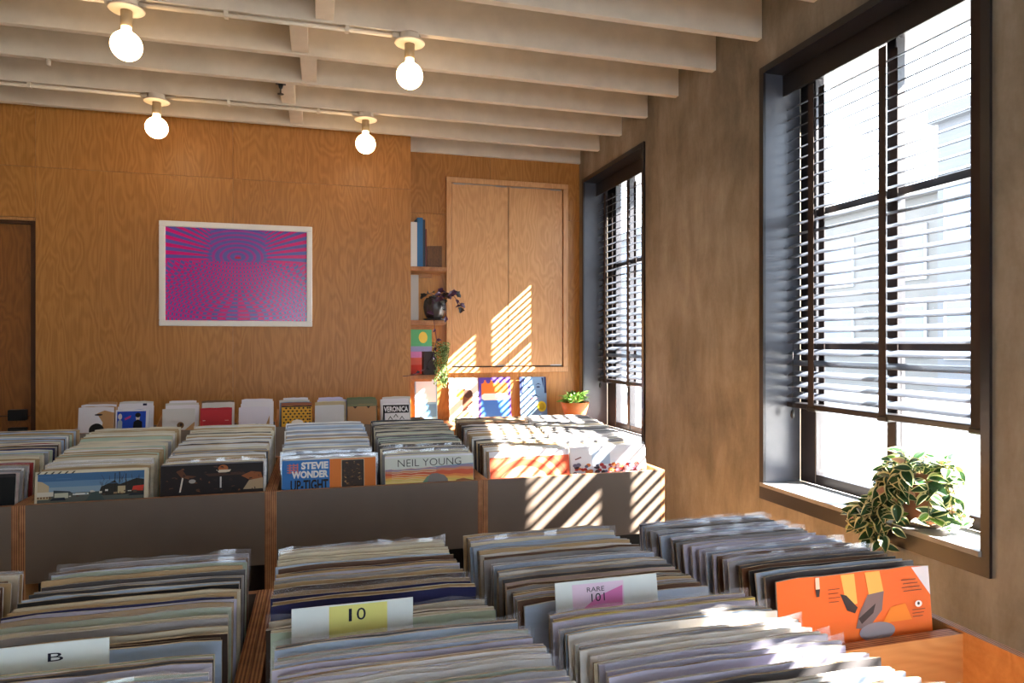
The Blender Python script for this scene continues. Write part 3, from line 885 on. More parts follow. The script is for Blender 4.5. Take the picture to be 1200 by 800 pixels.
def orange_cover(x, y, z, a):
    O = (236, 112, 44); Y = (238, 186, 92); D = (62, 52, 50); GR = (128, 110, 108)
    s = [((228, 224, 226), [(0.88, 1.0), (1, 1.0), (1, 0.84)]),
         (Y, [(0.40, 1.0), (0.49, 1.0), (0.50, 0.84), (0.43, 0.83)]), (Y, [(0.56, 1.0), (0.66, 1.0), (0.68, 0.88), (0.58, 0.87)]),
         (D, [(0.39, 0.90), (0.43, 0.89), (0.50, 0.82), (0.48, 0.79), (0.43, 0.81)]), (GR, [(0.57, 0.88), (0.68, 0.89), (0.66, 0.79), (0.56, 0.70), (0.48, 0.71), (0.51, 0.79)]),
         (D, [(0.50, 0.76), (0.62, 0.83), (0.60, 0.78), (0.52, 0.73)]), ((242, 138, 40), [(0.66, 0.72), (0.72, 0.80), (0.82, 0.81), (0.86, 0.72)]),
         ((150, 140, 144), disc(0.62, 0.68, 0.12, 18, 0.05)), ((240, 214, 190), rect(0.235, 0.26, 0.93, 1.0)), (D, [(0.232, 0.94), (0.262, 0.94), (0.255, 0.90), (0.236, 0.90)]),
         ((236, 232, 226), disc(0.91, 0.80, 0.025, 14, 0.018)), (D, disc(0.91, 0.802, 0.009, 10))]
    for k in range(4): s.append((D, rect(0.80 + 0.01 * (k % 2), 0.90 + 0.012 * k, 0.935 - 0.02 * k, 0.9385 - 0.02 * k)))
    for k in range(4): s.append((D, rect(0.31, 0.385 - 0.01 * (k % 2), 0.93 - 0.022 * k, 0.933 - 0.022 * k)))
    for k in range(3): s.append((D, rect(0.86, 0.95 - 0.01 * k, 0.77 - 0.018 * k, 0.773 - 0.018 * k)))
    cover(0.884, y, z, a, O, s, 'bright orange cover with yellow trousers and dark shoes, fronting its stack', t=0.005)
stack(15, 0.835, 0.884, 1.375, 0.985, R1F, MIXC, 'stacked behind the orange cover', G1, 0.13, 0.1, poly=0.4, loose=0.009, specials=[(0.99, orange_cover)])

# --- middle row: tops 2.46 .. 3.1
G2 = 'records in the middle row'
KEEP = 13
BL, TN = (14, 13, 13), (176, 150, 116)
def c_black(x, y, z, a): cover(-1.068, y, z, a, BL, [((40, 36, 34), rect(0, 1, 0.965, 1))], 'plain black cover fronting the stack at the door end of the middle row')
def c_street(x, y, z, a):
    s = [((70, 110, 150), rect(0.02, 0.97, 0.3, 0.965)), ((104, 140, 172), rect(0.02, 0.97, 0.3, 0.86)), ((140, 164, 180), rect(0.02, 0.97, 0.3, 0.78)),
         ((88, 92, 84), rect(0.02, 0.97, 0.3, 0.70)), ((70, 84, 80), [(0.30, 0.3), (0.75, 0.3), (0.56, 0.695), (0.50, 0.695)]),
         ((196, 176, 140), [(0.02, 0.62), (0.02, 0.87), (0.06, 0.86), (0.12, 0.80), (0.12, 0.62)]), ((216, 208, 190), rect(0.02, 0.16, 0.66, 0.72)),
         ((60, 70, 74), [(0.16, 0.74), (0.30, 0.72), (0.33, 0.69), (0.16, 0.70)]), ((196, 196, 170), rect(0.17, 0.29, 0.63, 0.70)),
         ((50, 46, 38), [(0.56, 0.68), (0.58, 0.76), (0.64, 0.80), (0.70, 0.84), (0.74, 0.78), (0.82, 0.82), (0.90, 0.86), (0.97, 0.84), (0.97, 0.64), (0.60, 0.64)]),
         ((40, 34, 28), rect(0.70, 0.707, 0.64, 0.94)), ((40, 34, 28), rect(0.74, 0.747, 0.64, 0.955)), ((40, 34, 28), rect(0.80, 0.806, 0.64, 0.93)),
         ((190, 170, 130), rect(0.73, 0.80, 0.66, 0.76)), ((210, 62, 46), [(0.86, 0.69), (0.87, 0.75), (0.97, 0.76), (0.96, 0.68)]), ((40, 44, 50), [(0.82, 0.62), (0.86, 0.655), (0.97, 0.65), (0.97, 0.62)]),
         ((36, 44, 54), [(0.13, 0.60), (0.16, 0.64), (0.26, 0.64), (0.27, 0.60)]), ((220, 222, 210), rect(0.33, 0.47, 0.665, 0.69)),
         ((226, 216, 190), rect(0, 1, 0.965, 1))]
    rr = random.Random(2)
    for k in range(40):          # bare branches and poles against the sky
        u = rr.uniform(0.58, 0.95); v = rr.uniform(0.74, 0.86); du = rr.uniform(-0.03, 0.03); dv = rr.uniform(0.02, 0.09)
        s.append(((64, 54, 46), [(u, v), (u + 0.004, v), (u + du + 0.002, v + dv), (u + du, v + dv)]))
    for k in range(16):          # shop fronts and parked cars along the road
        u = rr.uniform(0.30, 0.92); v = 0.645 + rr.uniform(0, 0.06); w_ = rr.uniform(0.012, 0.035)
        s.append((rr.choice([(206, 200, 180), (150, 120, 90), (230, 226, 214), (90, 70, 60), (120, 140, 150)]), rect(u, u + w_, v, v + rr.uniform(0.012, 0.03))))
    for k in range(5): s.append(((120, 90, 60), rect(0.03 + 0.026 * k, 0.045 + 0.026 * k, 0.635, 0.66)))
    for k in range(5): s.append(((92, 132, 168) if k % 2 else (84, 124, 162), rect(0.04 + 0.15 * k, 0.16 + 0.16 * k, 0.925 - 0.03 * k, 0.93 - 0.03 * k)))
    for k in range(6): s.append(((90, 80, 60), [(0.02 + 0.06 * k, 0.968), (0.04 + 0.06 * k, 0.968), (0.06 + 0.06 * k, 0.998), (0.045 + 0.06 * k, 0.998)]))
    cover(-0.695, y, z, a, (214, 202, 172), s, 'cover with a blue-sky street scene, fronting its stack in the middle row', size=0.318, vs=0.72)
def c_drum(x, y, z, a):
    s = [((34, 22, 18), rect(0, 1, 0, 1)), ((96, 56, 30), [(0.14, 0.90), (0.20, 0.93), (0.24, 0.84), (0.34, 0.82), (0.30, 0.80), (0.20, 0.80)]),
         ((214, 206, 190), [(0.175, 0.6), (0.19, 0.6), (0.215, 0.80), (0.20, 0.81)]), ((176, 96, 44), disc(0.60, 0.92, 0.05, 14, 0.05)), ((214, 196, 170), [(0.53, 0.90), (0.68, 0.90), (0.66, 0.86), (0.56, 0.86)]),
         ((70, 42, 26), [(0.42, 0.85), (0.80, 0.86), (0.84, 0.82), (0.46, 0.81)]), ((206, 200, 190), rect(0.57, 0.585, 0.64, 0.80)), ((150, 84, 40), [(0.78, 0.80), (0.88, 0.86), (0.98, 0.84), (1, 0.74), (0.86, 0.74)]),
         (TN, [(0.80, 0.6), (0.86, 0.73), (1, 0.76), (1, 0.6)]), ((168, 160, 150), disc(0.30, 0.75, 0.035, 10, 0.03)), ((120, 116, 118), rect(0, 1, 0.985, 1))]
    rr = random.Random(6)
    for k in range(46):          # dim glints and dark shapes of the stage
        u, v = rr.uniform(0.02, 0.96), rr.uniform(0.58, 0.95); w_ = rr.uniform(0.01, 0.05); h_ = rr.uniform(0.006, 0.03)
        s.append((rr.choice([(46, 30, 22), (60, 38, 26), (24, 16, 14), (84, 52, 32), (110, 66, 36)]), [(u, v), (u + w_, v + rr.uniform(-.02, .02)), (u + w_ * 0.7, v + h_), (u + w_ * 0.1, v + h_ * 0.8)]))
    cover(-0.344, y, z, a, (34, 22, 18), s, 'dark brown cover with a dim stage scene, fronting its stack in the middle row', size=0.317, vs=0.72)
def c_blue(x, y, z, a):
    B, O, Wh, K = (52, 120, 190), (224, 124, 44), (232, 232, 228), (30, 26, 26)
    s = [(B, rect(0.0, 0.5, 0, 0.985)), (O, rect(0.5, 1.0, 0, 0.985)), ((228, 206, 170), rect(0.625, 0.875, 0.5, 0.965)), ((58, 42, 30), rect(0.63, 0.87, 0.5, 0.96))]
    r = random.Random(9)
    for k in range(46):
        u, v = r.uniform(0.645, 0.85), r.uniform(0.56, 0.94); w = r.uniform(0.008, 0.03)
        c = r.choice([(150, 104, 58), (190, 150, 100), (24, 18, 14), (106, 70, 40)])
        s.append((c, [(u, v), (u + w, v + r.uniform(-.02, .02)), (u + w * 0.6, v + 0.012), (u - 0.004, v + 0.008)]))
    for k in range(4): s.append(((206, 120, 110), rect(0.055, 0.17, 0.80 + 0.035 * k, 0.815 + 0.035 * k)))
    for k in range(3): s.append(((206, 120, 110), rect(0.075 + 0.04 * k, 0.088 + 0.04 * k, 0.79, 0.935)))
    s += [(Wh, 'STEVIE', (0.20, 0.485, 0.845, 0.955), 0.05), (Wh, 'WONDER', (0.10, 0.485, 0.715, 0.825), 0.05), (K, 'UP-TIGHT', (0.09, 0.485, 0.53, 0.69), 0.03)]
    cover(0.032, y, z, a, (222, 214, 200), s, 'blue and orange cover with bold white lettering, fronting its stack in the middle row', size=0.318, vs=0.72)
def c_rain(x, y, z, a):
    s = [((212, 216, 206), rect(0, 1, 0.80, 1)), ((226, 226, 232), rect(0, 1, 0.97, 1)), ((122, 150, 178), [(0, 0.80), (0.3, 0.80), (0.62, 0.825), (1, 0.85), (1, 0.6), (0, 0.6)])]
    bands = [(150, 130, 150), (196, 130, 100), (204, 92, 60), (222, 130, 66), (226, 170, 84), (214, 186, 96), (226, 204, 120)]
    for k, c in enumerate(bands):
        top = [(i / 14, 0.795 - 0.030 * k + 0.035 * (i / 14) * (1.0 - k * 0.12) - 0.05 * (i / 14) ** 2 * (k > 2) + 0.009 * math.sin(i * 2.1 + k)) for i in range(15)]
        s.append((c, top + [(1, 0.4), (0, 0.4)]))
        s.append(((232, 206, 170), top[1:9] + [(u, v - 0.006) for u, v in top[1:9]][::-1]))
    s += [((124, 116, 110), [(0.40, 0.4), (0.42, 0.58), (0.46, 0.665), (0.52, 0.71), (0.58, 0.715), (0.66, 0.68), (0.70, 0.62), (0.72, 0.4)]),
          ((110, 140, 112), [(0.38, 0.4), (0.40, 0.56), (0.46, 0.66), (0.50, 0.70), (0.47, 0.60), (0.46, 0.4)]), ((150, 100, 62), [(0.72, 0.4), (0.80, 0.60), (0.88, 0.62), (1, 0.58), (1, 0.4)]),
          ((44, 44, 44), 'NEIL YOUNG', (0.14, 0.86, 0.835, 0.945), -0.012)]
    cover(0.380, y, z, a, (214, 218, 210), s, 'pale cover with thin lettering over a banded rainbow sky, in the middle row', size=0.320, vs=0.72)
def c_red(x, y, z, a):
    s = [((206, 92, 62), rect(0, 1, 0, 0.93)), ((236, 234, 240), rect(0, 1, 0.93, 1))]
    for k, (r_, c) in enumerate(((0.62, (176, 66, 44)), (0.55, (214, 120, 84)), (0.48, (190, 80, 52)), (0.40, (226, 150, 110)), (0.32, (236, 190, 150)), (0.22, (240, 220, 196)))):
        s.append((c, [(u, min(0.925, v)) for u, v in disc(0.42, 0.42, r_, 40) if v > 0.3 and 0 <= u <= 1]))
    cover(0.762, y, z, a, (232, 230, 234), s, 'red cover with pale ring pattern and white top band, sunlit in the middle row', size=0.316)
def c_dots(x, y, z, a):
    r = random.Random(4)
    s = [((232, 232, 236), rect(0, 1, 0, 1)), ((178, 196, 216), rect(0.28, 0.52, 0.70, 0.93))]
    for k in range(70):
        c = r.choice([(176, 50, 44), (60, 40, 40), (214, 120, 60), (150, 60, 70), (96, 96, 120)])
        s.append((c, disc(r.uniform(0.03, 0.97), r.uniform(0.52, 0.68) + 0.03 * r.random(), r.uniform(0.012, 0.035), 9)))
    for k in range(4): s.append(((120, 60, 60), disc(0.06 + 0.02 * k, 0.8 + 0.01 * k, 0.012, 8)))
    cover(1.082, y, z, a, (236, 236, 240), s, 'white cover with a dotted band of dark red, last stack toward the windows', size=0.318, vs=0.72)
ROW2 = [(31, -1.085, -1.066, MIXA, 0.2, c_black, 'stacked behind the plain black cover'),
        (32, -0.715, -0.698, [('cream', 6), ('tan', 4), ('white', 4), ('grey', 2), ('pale green', 1)], 0.15, c_street, 'stacked behind the street scene cover'),
        (33, -0.345, -0.342, [('tan', 5), ('cream', 5), ('grey', 3), ('charcoal', 1), ('white', 3)], 0.15, c_drum, 'stacked behind the dark brown stage cover'),
        (34, 0.018, 0.032, [('pale blue', 5), ('white', 5), ('grey', 5), ('cream', 2), ('tan', 1)], 0.15, c_blue, 'stacked behind the blue and orange cover'),
        (35, 0.375, 0.378, [('grey', 5), ('charcoal', 3), ('black', 2), ('cream', 4), ('pale green', 3)], 0.15, c_rain, 'stacked behind the rainbow sky cover'),
        (36, 0.748, 0.752, [('charcoal', 2), ('brown', 4), ('tan', 4), ('white', 4), ('cream', 3)], 0.2, c_red, 'stacked behind the red ring cover'),
        (37, 1.085, 1.082, [('charcoal', 2), ('grey', 4), ('white', 5), ('cream', 2)], 0.4, c_dots, 'stacked behind the white dotted cover')]
for seed, xf, xn, mix, po, fn, where in ROW2:
    stack(seed, xf, xn, 3.09, 2.468, R2F, mix, where, G2, 0.05, 0.13, poly=po, loose=0.009, single=KEEP, specials=[(2.474, fn)], jig=0.007)

stack(38, -1.425, -1.425, 3.09, 2.468, R2F, MIXA, '', G2, 0.05, 0.13, loose=0.009, single=0, jig=0.007)

# the rest of the middle row's sleeves, past the countable number
cols = sorted({q[5] for q in REC_STUFF}); mats = [sleeve_mat(c) for c in cols] + [EDGE['worn'], EDGE['pale'], EDGE['dark']]
ek = {'worn': len(cols), 'pale': len(cols) + 1, 'dark': len(cols) + 2}
mb = MB(); r = random.Random(77)
for x, yb, z, a, yaw, c, kind, e in REC_STUFF:
    t = (0.0042, 0.0055, 0.0078)[kind]
    src = sleeve_shape(0.315 * r.uniform(0.992, 1.004), 0.315, t, r)
    M = Matrix.Translation((x, yb - 2.398, z)) @ Euler((-a, 0, yaw)).to_matrix().to_4x4()
    i = len(mb.v); mb.v += [tuple(M @ Vector(v)) for v in src.v]
    mb.f += [tuple(i + k for k in f) for f in src.f]; mb.mi += [cols.index(c) if m == 0 else ek[e] for m in src.mi]; mb.sm += src.sm
tag(mb.build('packed_record_sleeves', mats, None, (0, 2.398, 0)), 'tightly packed record sleeves filling the far part of the middle row bins', 'records', kind='stuff')

# ------------------------------------------------------------------ seven-inch singles in front of the plywood wall
SY0, SY1, SZ = 4.10, 4.42, EYE - 0.478
SX0, SX1 = px_x(70, SY0), px_x(504, SY0)
sb = thing('singles_bin', ((SX0 + SX1) / 2, SY0, 0), 'long low grey-fronted bin of seven-inch singles before the plywood wall', 'record bin')
w = (SX1 - SX0) / 2; cx = (SX0 + SX1) / 2; D = SY1 - SY0
boxpart('front_panel', sb, [LAMINATE, plyedge('y')], -w + 0.018, w - 0.018, 0, 0.018, SZ - 0.3, SZ, mz=1)
boxpart('back_panel', sb, [LAMINATE, plyedge('y')], -w + 0.018, w - 0.018, D - 0.018, D, SZ - 0.3, SZ, mz=1)
for s in (-1, 1):
    a, b_ = (-w, -w + 0.018) if s < 0 else (w - 0.018, w)
    boxpart('side_panel', sb, [PLY_BIN, plyedge('x')], a, b_, 0, D, 0, SZ, mz=1, my=1)
boxpart('tray_floor', sb, PLY_BIN, -w + 0.018, w - 0.018, 0.018, D - 0.018, SZ - 0.065, SZ - 0.05)
boxpart('kick_panel', sb, MATS['black_kick_panel'], -w + 0.018, w - 0.018, 0.08, 0.098, 0, SZ - 0.31)
GS = 'seven-inch singles before the plywood wall'
SF = SZ - 0.0495
def single(x, y, rgb, label, shapes=(), size=0.18, dz=0.0, a=0.16, yaw=0.0):
    return cover(x, y, SF + dz, a, rgb, list(shapes), label, size=size, t=0.003, name='single_sleeve', cat='single', group=GS, yaw=yaw)
KR, PW, PB = (186, 142, 96), (226, 220, 222), (206, 200, 190)
SX = lambda px: px_x(px, 4.16)
HOLE = [((26, 22, 22), disc(0.55, 0.42, 0.20, 24))]
slots = {
 'white and kraft': (112, [((176, 132, 92), 'kraft', []), (PW, 'white', []), (KR, 'kraft', []), (PW, 'white', []),
     (PW, 'white paper with a dark centre hole', [(KR, [(0.58, 0), (1, 0), (1, 0.92), (0.72, 1), (0.5, 0.9), (0.68, 0.6)]), ((26, 20, 20), disc(0.5, 0.36, 0.22, 24)), ((40, 34, 34), disc(0.55, 0.86, 0.12, 16, 0.03))])]),
 'blue': (156, [(PB, 'pale', []), (PW, 'white', [((40, 34, 60), rect(0.7, 0.82, 0.86, 1)), ((206, 150, 90), rect(0.2, 0.36, 0.84, 0.9)), (INK, 'PLG', (0.06, 0.28, 0.72, 0.82))]), (PW, 'white', []), (PW, 'white', []),
     ((28, 64, 170), 'blue with two figures', [((226, 224, 226), rect(0, 1, 0, 1)), ((30, 70, 176), rect(0.04, 0.90, 0.04, 0.95)), ((206, 200, 196), disc(0.13, 0.78, 0.06, 14, 0.10)), ((150, 160, 170), [(0.05, 0.3), (0.06, 0.62), (0.13, 0.70), (0.2, 0.62), (0.2, 0.3)]),
       ((206, 196, 190), disc(0.66, 0.74, 0.06, 14, 0.11)), ((20, 18, 22), disc(0.66, 0.82, 0.085, 16, 0.08)), ((16, 16, 20), [(0.50, 0.2), (0.54, 0.60), (0.66, 0.68), (0.79, 0.60), (0.80, 0.2)]), ((190, 60, 130), [(0.26, 0.72), (0.46, 0.82), (0.44, 0.74), (0.28, 0.66)])])]),
 'pale': (212, [(PW, 'white', [(INK, 'SLOW JAMS', (0.3, 0.95, 0.86, 0.93))]), (PB, 'pale', []), (PW, 'white', []),
     ((206, 202, 196), 'pale sleeve with a brown label hole', [((120, 84, 50), disc(0.56, 0.44, 0.11, 20)), ((60, 40, 26), disc(0.58, 0.46, 0.045, 14)), (KR, [(0.62, 0), (1, 0), (1, 0.55), (0.72, 0.30)])])]),
 'red': (255, [((120, 90, 60), 'brown', []), (PB, 'pale', []), ((172, 34, 44), 'plain red', [((186, 44, 50), rect(0.03, 0.97, 0.05, 0.93)), ((222, 170, 160), rect(0.08, 0.16, 0.56, 0.585)), ((222, 170, 160), rect(0.78, 0.90, 0.56, 0.575))])]),
 'white paper': (300, [(PW, 'white', []), (PW, 'white', []), (PW, 'white', []), (PW, 'white', []),
     ((222, 214, 222), 'white paper, black disc showing', [((26, 22, 22), disc(0.58, 0.20, 0.22, 24)), ((150, 80, 60), disc(0.58, 0.2, 0.08, 16)), (KR, [(0.75, 0), (1, 0), (1, 0.7)])])]),
 'yellow': (346, [(PW, 'white', []), (PB, 'pale', []), ((120, 150, 176), 'blue-grey', []), ((86, 116, 140), 'steel blue', []), ((150, 90, 60), 'rust', []),
     ((222, 164, 44), 'yellow and black diamond-patterned', [((222, 164, 44), rect(0, 1, 0, 1))] +
      [((22, 18, 18), [(u, v - 0.035), (u + 0.045, v), (u, v + 0.035), (u - 0.045, v)]) for i in range(7) for j in range(6) for u, v in [(0.07 + 0.145 * i + 0.07 * (j % 2) * (i < 6), 0.42 + 0.1 * j)]] + [((22, 18, 18), rect(0, 1, 0.96, 1)), ((240, 230, 210), disc(0.52, 0.42, 0.2, 20, 0.1))])]),
 'grey': (388, [((206, 198, 222), 'lavender', []), ((196, 190, 210), 'lavender', []), ((222, 206, 150), 'yellowed', []), ((190, 170, 130), 'tan', []), ((206, 204, 202), 'plain grey', [])]),
 'kraft': (426, [((96, 108, 70), 'olive', []), ((110, 110, 80), 'olive', []), ((176, 130, 86), 'kraft with dark notches', [((60, 42, 30), [(0.18, 0.93), (0.34, 0.93), (0.26, 0.85)]), ((60, 42, 30), [(0.66, 0.93), (0.80, 0.93), (0.73, 0.85)]), ((120, 120, 84), rect(0, 1, 0.93, 1))])]),
 'lettered': (464, [(PB, 'pale', []), (PW, 'white', []), ((236, 234, 234), 'black and white lettered', [((24, 22, 26), rect(0.04, 0.98, 0.66, 0.95)), ((236, 234, 234), 'VERONICA', (0.07, 0.95, 0.70, 0.90), 0.03),
      ((24, 22, 26), rect(0.04, 0.10, 0, 0.66))] + [((24, 22, 26), [(u - 0.09, v), (u, v + 0.13), (u + 0.09, v), (u + 0.06, v), (u, v + 0.09), (u - 0.06, v)]) for u, v in ((0.3, 0.42), (0.5, 0.3), (0.72, 0.42), (0.5, 0.5), (0.3, 0.2), (0.72, 0.2))])])}
for key, (px, items) in slots.items():
    n = len(items)
    xc = SX(px)
    for i, (rgb, nm, shp) in enumerate(items):
        k = n - 1 - i
        y = 4.135 + 0.024 * k; rr = random.Random(key + str(i))
        dz = 0.0 if k == 0 else 0.0
        if i == n - 1: lab = '%s seven-inch sleeve, front of its slot' % nm
        else: lab = '%s seven-inch sleeve behind the %s one' % (nm, items[-1][1].split(',')[0].split(' with')[0].replace(' sleeve', ''))
        tall = {0: 1.16, 1: 1.10}.get(i, 1.04) if k else 1.0
        o = single(xc + rr.uniform(-0.01, 0.01), y, rgb, lab, shp, size=(0.166 if i == n - 1 else 0.176), a=0.13)
        if k: o.scale = (0.8 if (i == 0 and key in ('pale', 'yellow', 'grey', 'white and kraft')) else 0.97, 1, tall)
keys = [v[0] for v in slots.values()]
for pa, pb in zip(keys[:-1], keys[1:]):
    xd = (SX(pa) + SX(pb)) / 2 - cx
    MB().poly([(xd - 0.003, 0.02, SF - 0.005), (xd - 0.003, 0.02, SF + 0.055), (xd - 0.003, 0.2, SF + 0.13), (xd - 0.003, D - 0.02, SF + 0.13), (xd - 0.003, D - 0.02, SF - 0.005)]) \
        .poly([(xd + 0.003, 0.02, SF - 0.005), (xd + 0.003, D - 0.02, SF - 0.005), (xd + 0.003, D - 0.02, SF + 0.13), (xd + 0.003, 0.2, SF + 0.13), (xd + 0.003, 0.02, SF + 0.055)]) \
        .poly([(xd - 0.003, 0.02, SF + 0.055), (xd + 0.003, 0.02, SF + 0.055), (xd + 0.003, 0.2, SF + 0.13), (xd - 0.003, 0.2, SF + 0.13)]) \
        .poly([(xd - 0.003, 0.02, SF - 0.005), (xd + 0.003, 0.02, SF - 0.005), (xd + 0.003, 0.02, SF + 0.055), (xd - 0.003, 0.02, SF + 0.055)]).build('slot_divider', PLY_BIN, sb)

# ------------------------------------------------------------------ counter and covers under the cabinet
CT = 0.70
ct = thing('wall_counter', (XE, 4.98, 0), 'plywood ledge along the niche wall carrying the displayed covers', 'counter')
boxpart('top', ct, [PLY_SHELF, plyedge('z')], 0.002, XW - XE - 0.004, 0, YNF - 4.98, CT - 0.03, CT, my=1)
for x in (0.002, 0.7, XW - XE - 0.024): boxpart('support', ct, PLY_SHELF, x, x + 0.018, 0.02, YNF - 4.98, 0, CT - 0.03)
def shown(px0, px1, rgb, shapes, label, h=0.335, y=5.29, z=CT):
    x0, x1 = px_x(px0, y + 0.03), px_x(px1, y + 0.03); W = x1 - x0; t = 0.006
    me = MB().box(-W / 2, W / 2, -t / 2, t / 2, 0, h).mesh('display_cover', flat('cover_%d_%d_%d' % rgb, rgb, 0.5, spec=0.25))
    o = tag(place('display_cover', me, None, ((x0 + x1) / 2, y, z + 0.0015), (-0.12, 0, 0)), label, 'cover', 'covers displayed in the niche')
    printed(o, W, h, -t / 2, shapes)
    return o
shown(486, 512, (120, 168, 206), [((206, 222, 236), rect(0.05, 0.95, 0.45, 0.97)), ((84, 130, 176), rect(0.5, 0.95, 0.1, 0.4))], 'pale blue cover on the ledge under the lowest shelf')
shown(526, 560, (236, 232, 224), [((206, 170, 70), disc(0.42, 0.62, 0.18, 18, 0.14)), ((110, 70, 52), [(0.50, 0.74), (0.70, 0.70), (0.84, 0.56), (0.78, 0.48), (0.80, 0.40), (0.66, 0.34), (0.60, 0.22), (0.44, 0.22), (0.46, 0.44)]),
      ((70, 46, 40), disc(0.66, 0.62, 0.15, 16, 0.10)), ((226, 150, 110), [(0.2, 0.06), (0.46, 0.22), (0.64, 0.2), (0.8, 0.08)]), ((150, 196, 160), [(0.08, 0.0), (0.1, 0.14), (0.24, 0.1), (0.26, 0)])], 'white cover with a brown profile portrait, leaning on the niche wall')
s = [((86, 62, 152), rect(0, 1, 0.0, 1)), ((226, 122, 50), rect(0.08, 0.92, 0.56, 0.94)), ((60, 112, 196), rect(0.06, 0.94, 0.02, 0.5)), ((240, 236, 232), [(0.08, 0.5), (0.16, 0.46), (0.84, 0.46), (0.92, 0.5), (0.92, 0.58), (0.84, 0.62), (0.16, 0.62), (0.08, 0.58)])]
for k in range(5): s.append(((86, 62, 152), disc(0.1 + 0.2 * k, 0.93, 0.075, 14)))
shown(561, 598, (86, 62, 152), s, 'purple, orange and blue cover with a white band, on the ledge')
N, Bl = (34, 42, 84), (112, 146, 184)
shown(609, 640, Bl, [((122, 154, 190), rect(0.03, 0.97, 0.02, 0.98)), (N, rect(0, 0.10, 0.6, 1)), (N, rect(0.92, 1, 0.6, 1)), (N, [(0.1, 0.98), (0.2, 0.98), (0.12, 0.7)]), (N, [(0.9, 0.98), (0.82, 0.98), (0.9, 0.7)]),
      (N, [(0.2, 0.80), (0.34, 0.85), (0.44, 0.80), (0.34, 0.825)]), (N, [(0.58, 0.80), (0.70, 0.85), (0.82, 0.80), (0.70, 0.825)]), (N, disc(0.33, 0.755, 0.07, 14, 0.018)), (N, disc(0.69, 0.755, 0.07, 14, 0.018)),
      (N, [(0.50, 0.74), (0.46, 0.62), (0.52, 0.60), (0.56, 0.62), (0.50, 0.615), (0.485, 0.63)]), (N, [(0.30, 0.50), (0.44, 0.57), (0.52, 0.56), (0.60, 0.57), (0.74, 0.50), (0.6, 0.535), (0.44, 0.535)]),
      ((206, 130, 140), disc(0.52, 0.47, 0.12, 14, 0.03)), ((226, 206, 40), disc(0.80, 0.28, 0.17, 22, 0.13)), ((196, 170, 30), disc(0.80, 0.28, 0.11, 18, 0.085))], 'blue printed face cover with a round yellow sticker, leaning on the niche wall')
s = [((96, 176, 120), rect(0, 1, 0.62, 1)), ((150, 150, 190), rect(0, 1, 0.50, 0.62)), ((214, 130, 180), rect(0, 1, 0.36, 0.50)), ((232, 110, 90), rect(0, 1, 0.2, 0.36)), ((226, 70, 50), rect(0, 1, 0, 0.2)), ((240, 206, 90), disc(0.68, 0.82, 0.16, 24, 0.13))]
shown(474, 506, (226, 70, 50), s, 'rainbow cover with a yellow sun on the lowest niche shelf', h=0.345, y=5.28, z=SH[2])

# ------------------------------------------------------------------ plants
def leaf_mesh(name, L, Wd, bend, mats, rim=True, lobes=None, seed=0):
    r = random.Random(seed); mb = MB(); n = 8
    f = lambda t: math.sin(math.pi * min(1, t) ** 0.8) ** 0.85
    def pt(t, s, k):
        wd = f(t) * Wd / 2 * k * s
        if lobes and k > 0.8: wd *= 1 + lobes * math.sin(t * 16)
        return (wd, t * L, -bend * t * t * L + abs(wd) * 0.35)
    for i in range(n):
        a, b_ = i / n, (i + 1) / n
        for s in (-1, 1):
            q = [pt(a, s, 0), pt(b_, s, 0), pt(b_, s, 0.68), pt(a, s, 0.68)]
            mb.poly(q if s > 0 else q[::-1], 0, True)
            q = [pt(a, s, 0.68), pt(b_, s, 0.68), pt(b_, s, 1), pt(a, s, 1)]
            mb.poly(q if s > 0 else q[::-1], 1 if rim else 0, True)
    return mb.mesh(name, mats)
def leafmat(name, rgb, rough=0.35, trans=0.25):
    m, nt, b = new_mat(name)
    n = noise(nt, coords(nt, 'Object', (40, 40, 40), 5.0), 1.0, 2)
    c = lin(*rgb); nt.links.new(ramp(nt, n, [(0.3, tuple(x * 0.7 for x in c[:3]) + (1,)), (0.7, tuple(min(1, x * 1.25) for x in c[:3]) + (1,))]), b.inputs['Base Color'])
    b.inputs['Roughness'].default_value = rough
    tr = nt.nodes.new('ShaderNodeBsdfTranslucent'); tr.inputs[0].default_value = tuple(min(1, x * 1.6) for x in c[:3]) + (1,)
    mx = nt.nodes.new('ShaderNodeMixShader'); mx.inputs[0].default_value = trans
    out = nt.nodes['Material Output']
    nt.links.new(b.outputs[0], mx.inputs[1]); nt.links.new(tr.outputs[0], mx.inputs[2]); nt.links.new(mx.outputs[0], out.inputs[0])
    return m
def aim(d, up=Vector((0, 0, 1)), roll=0.0):
    """rotation taking leaf +Y to d with its face toward up"""
    d = d.normalized(); x = d.cross(up)
    if x.length < 1e-4: x = Vector((1, 0, 0))
    x.normalize(); z = x.cross(d)
    return (Matrix((x, d, z)).transposed() @ Matrix.Rotation(roll, 3, 'Y')).to_euler()

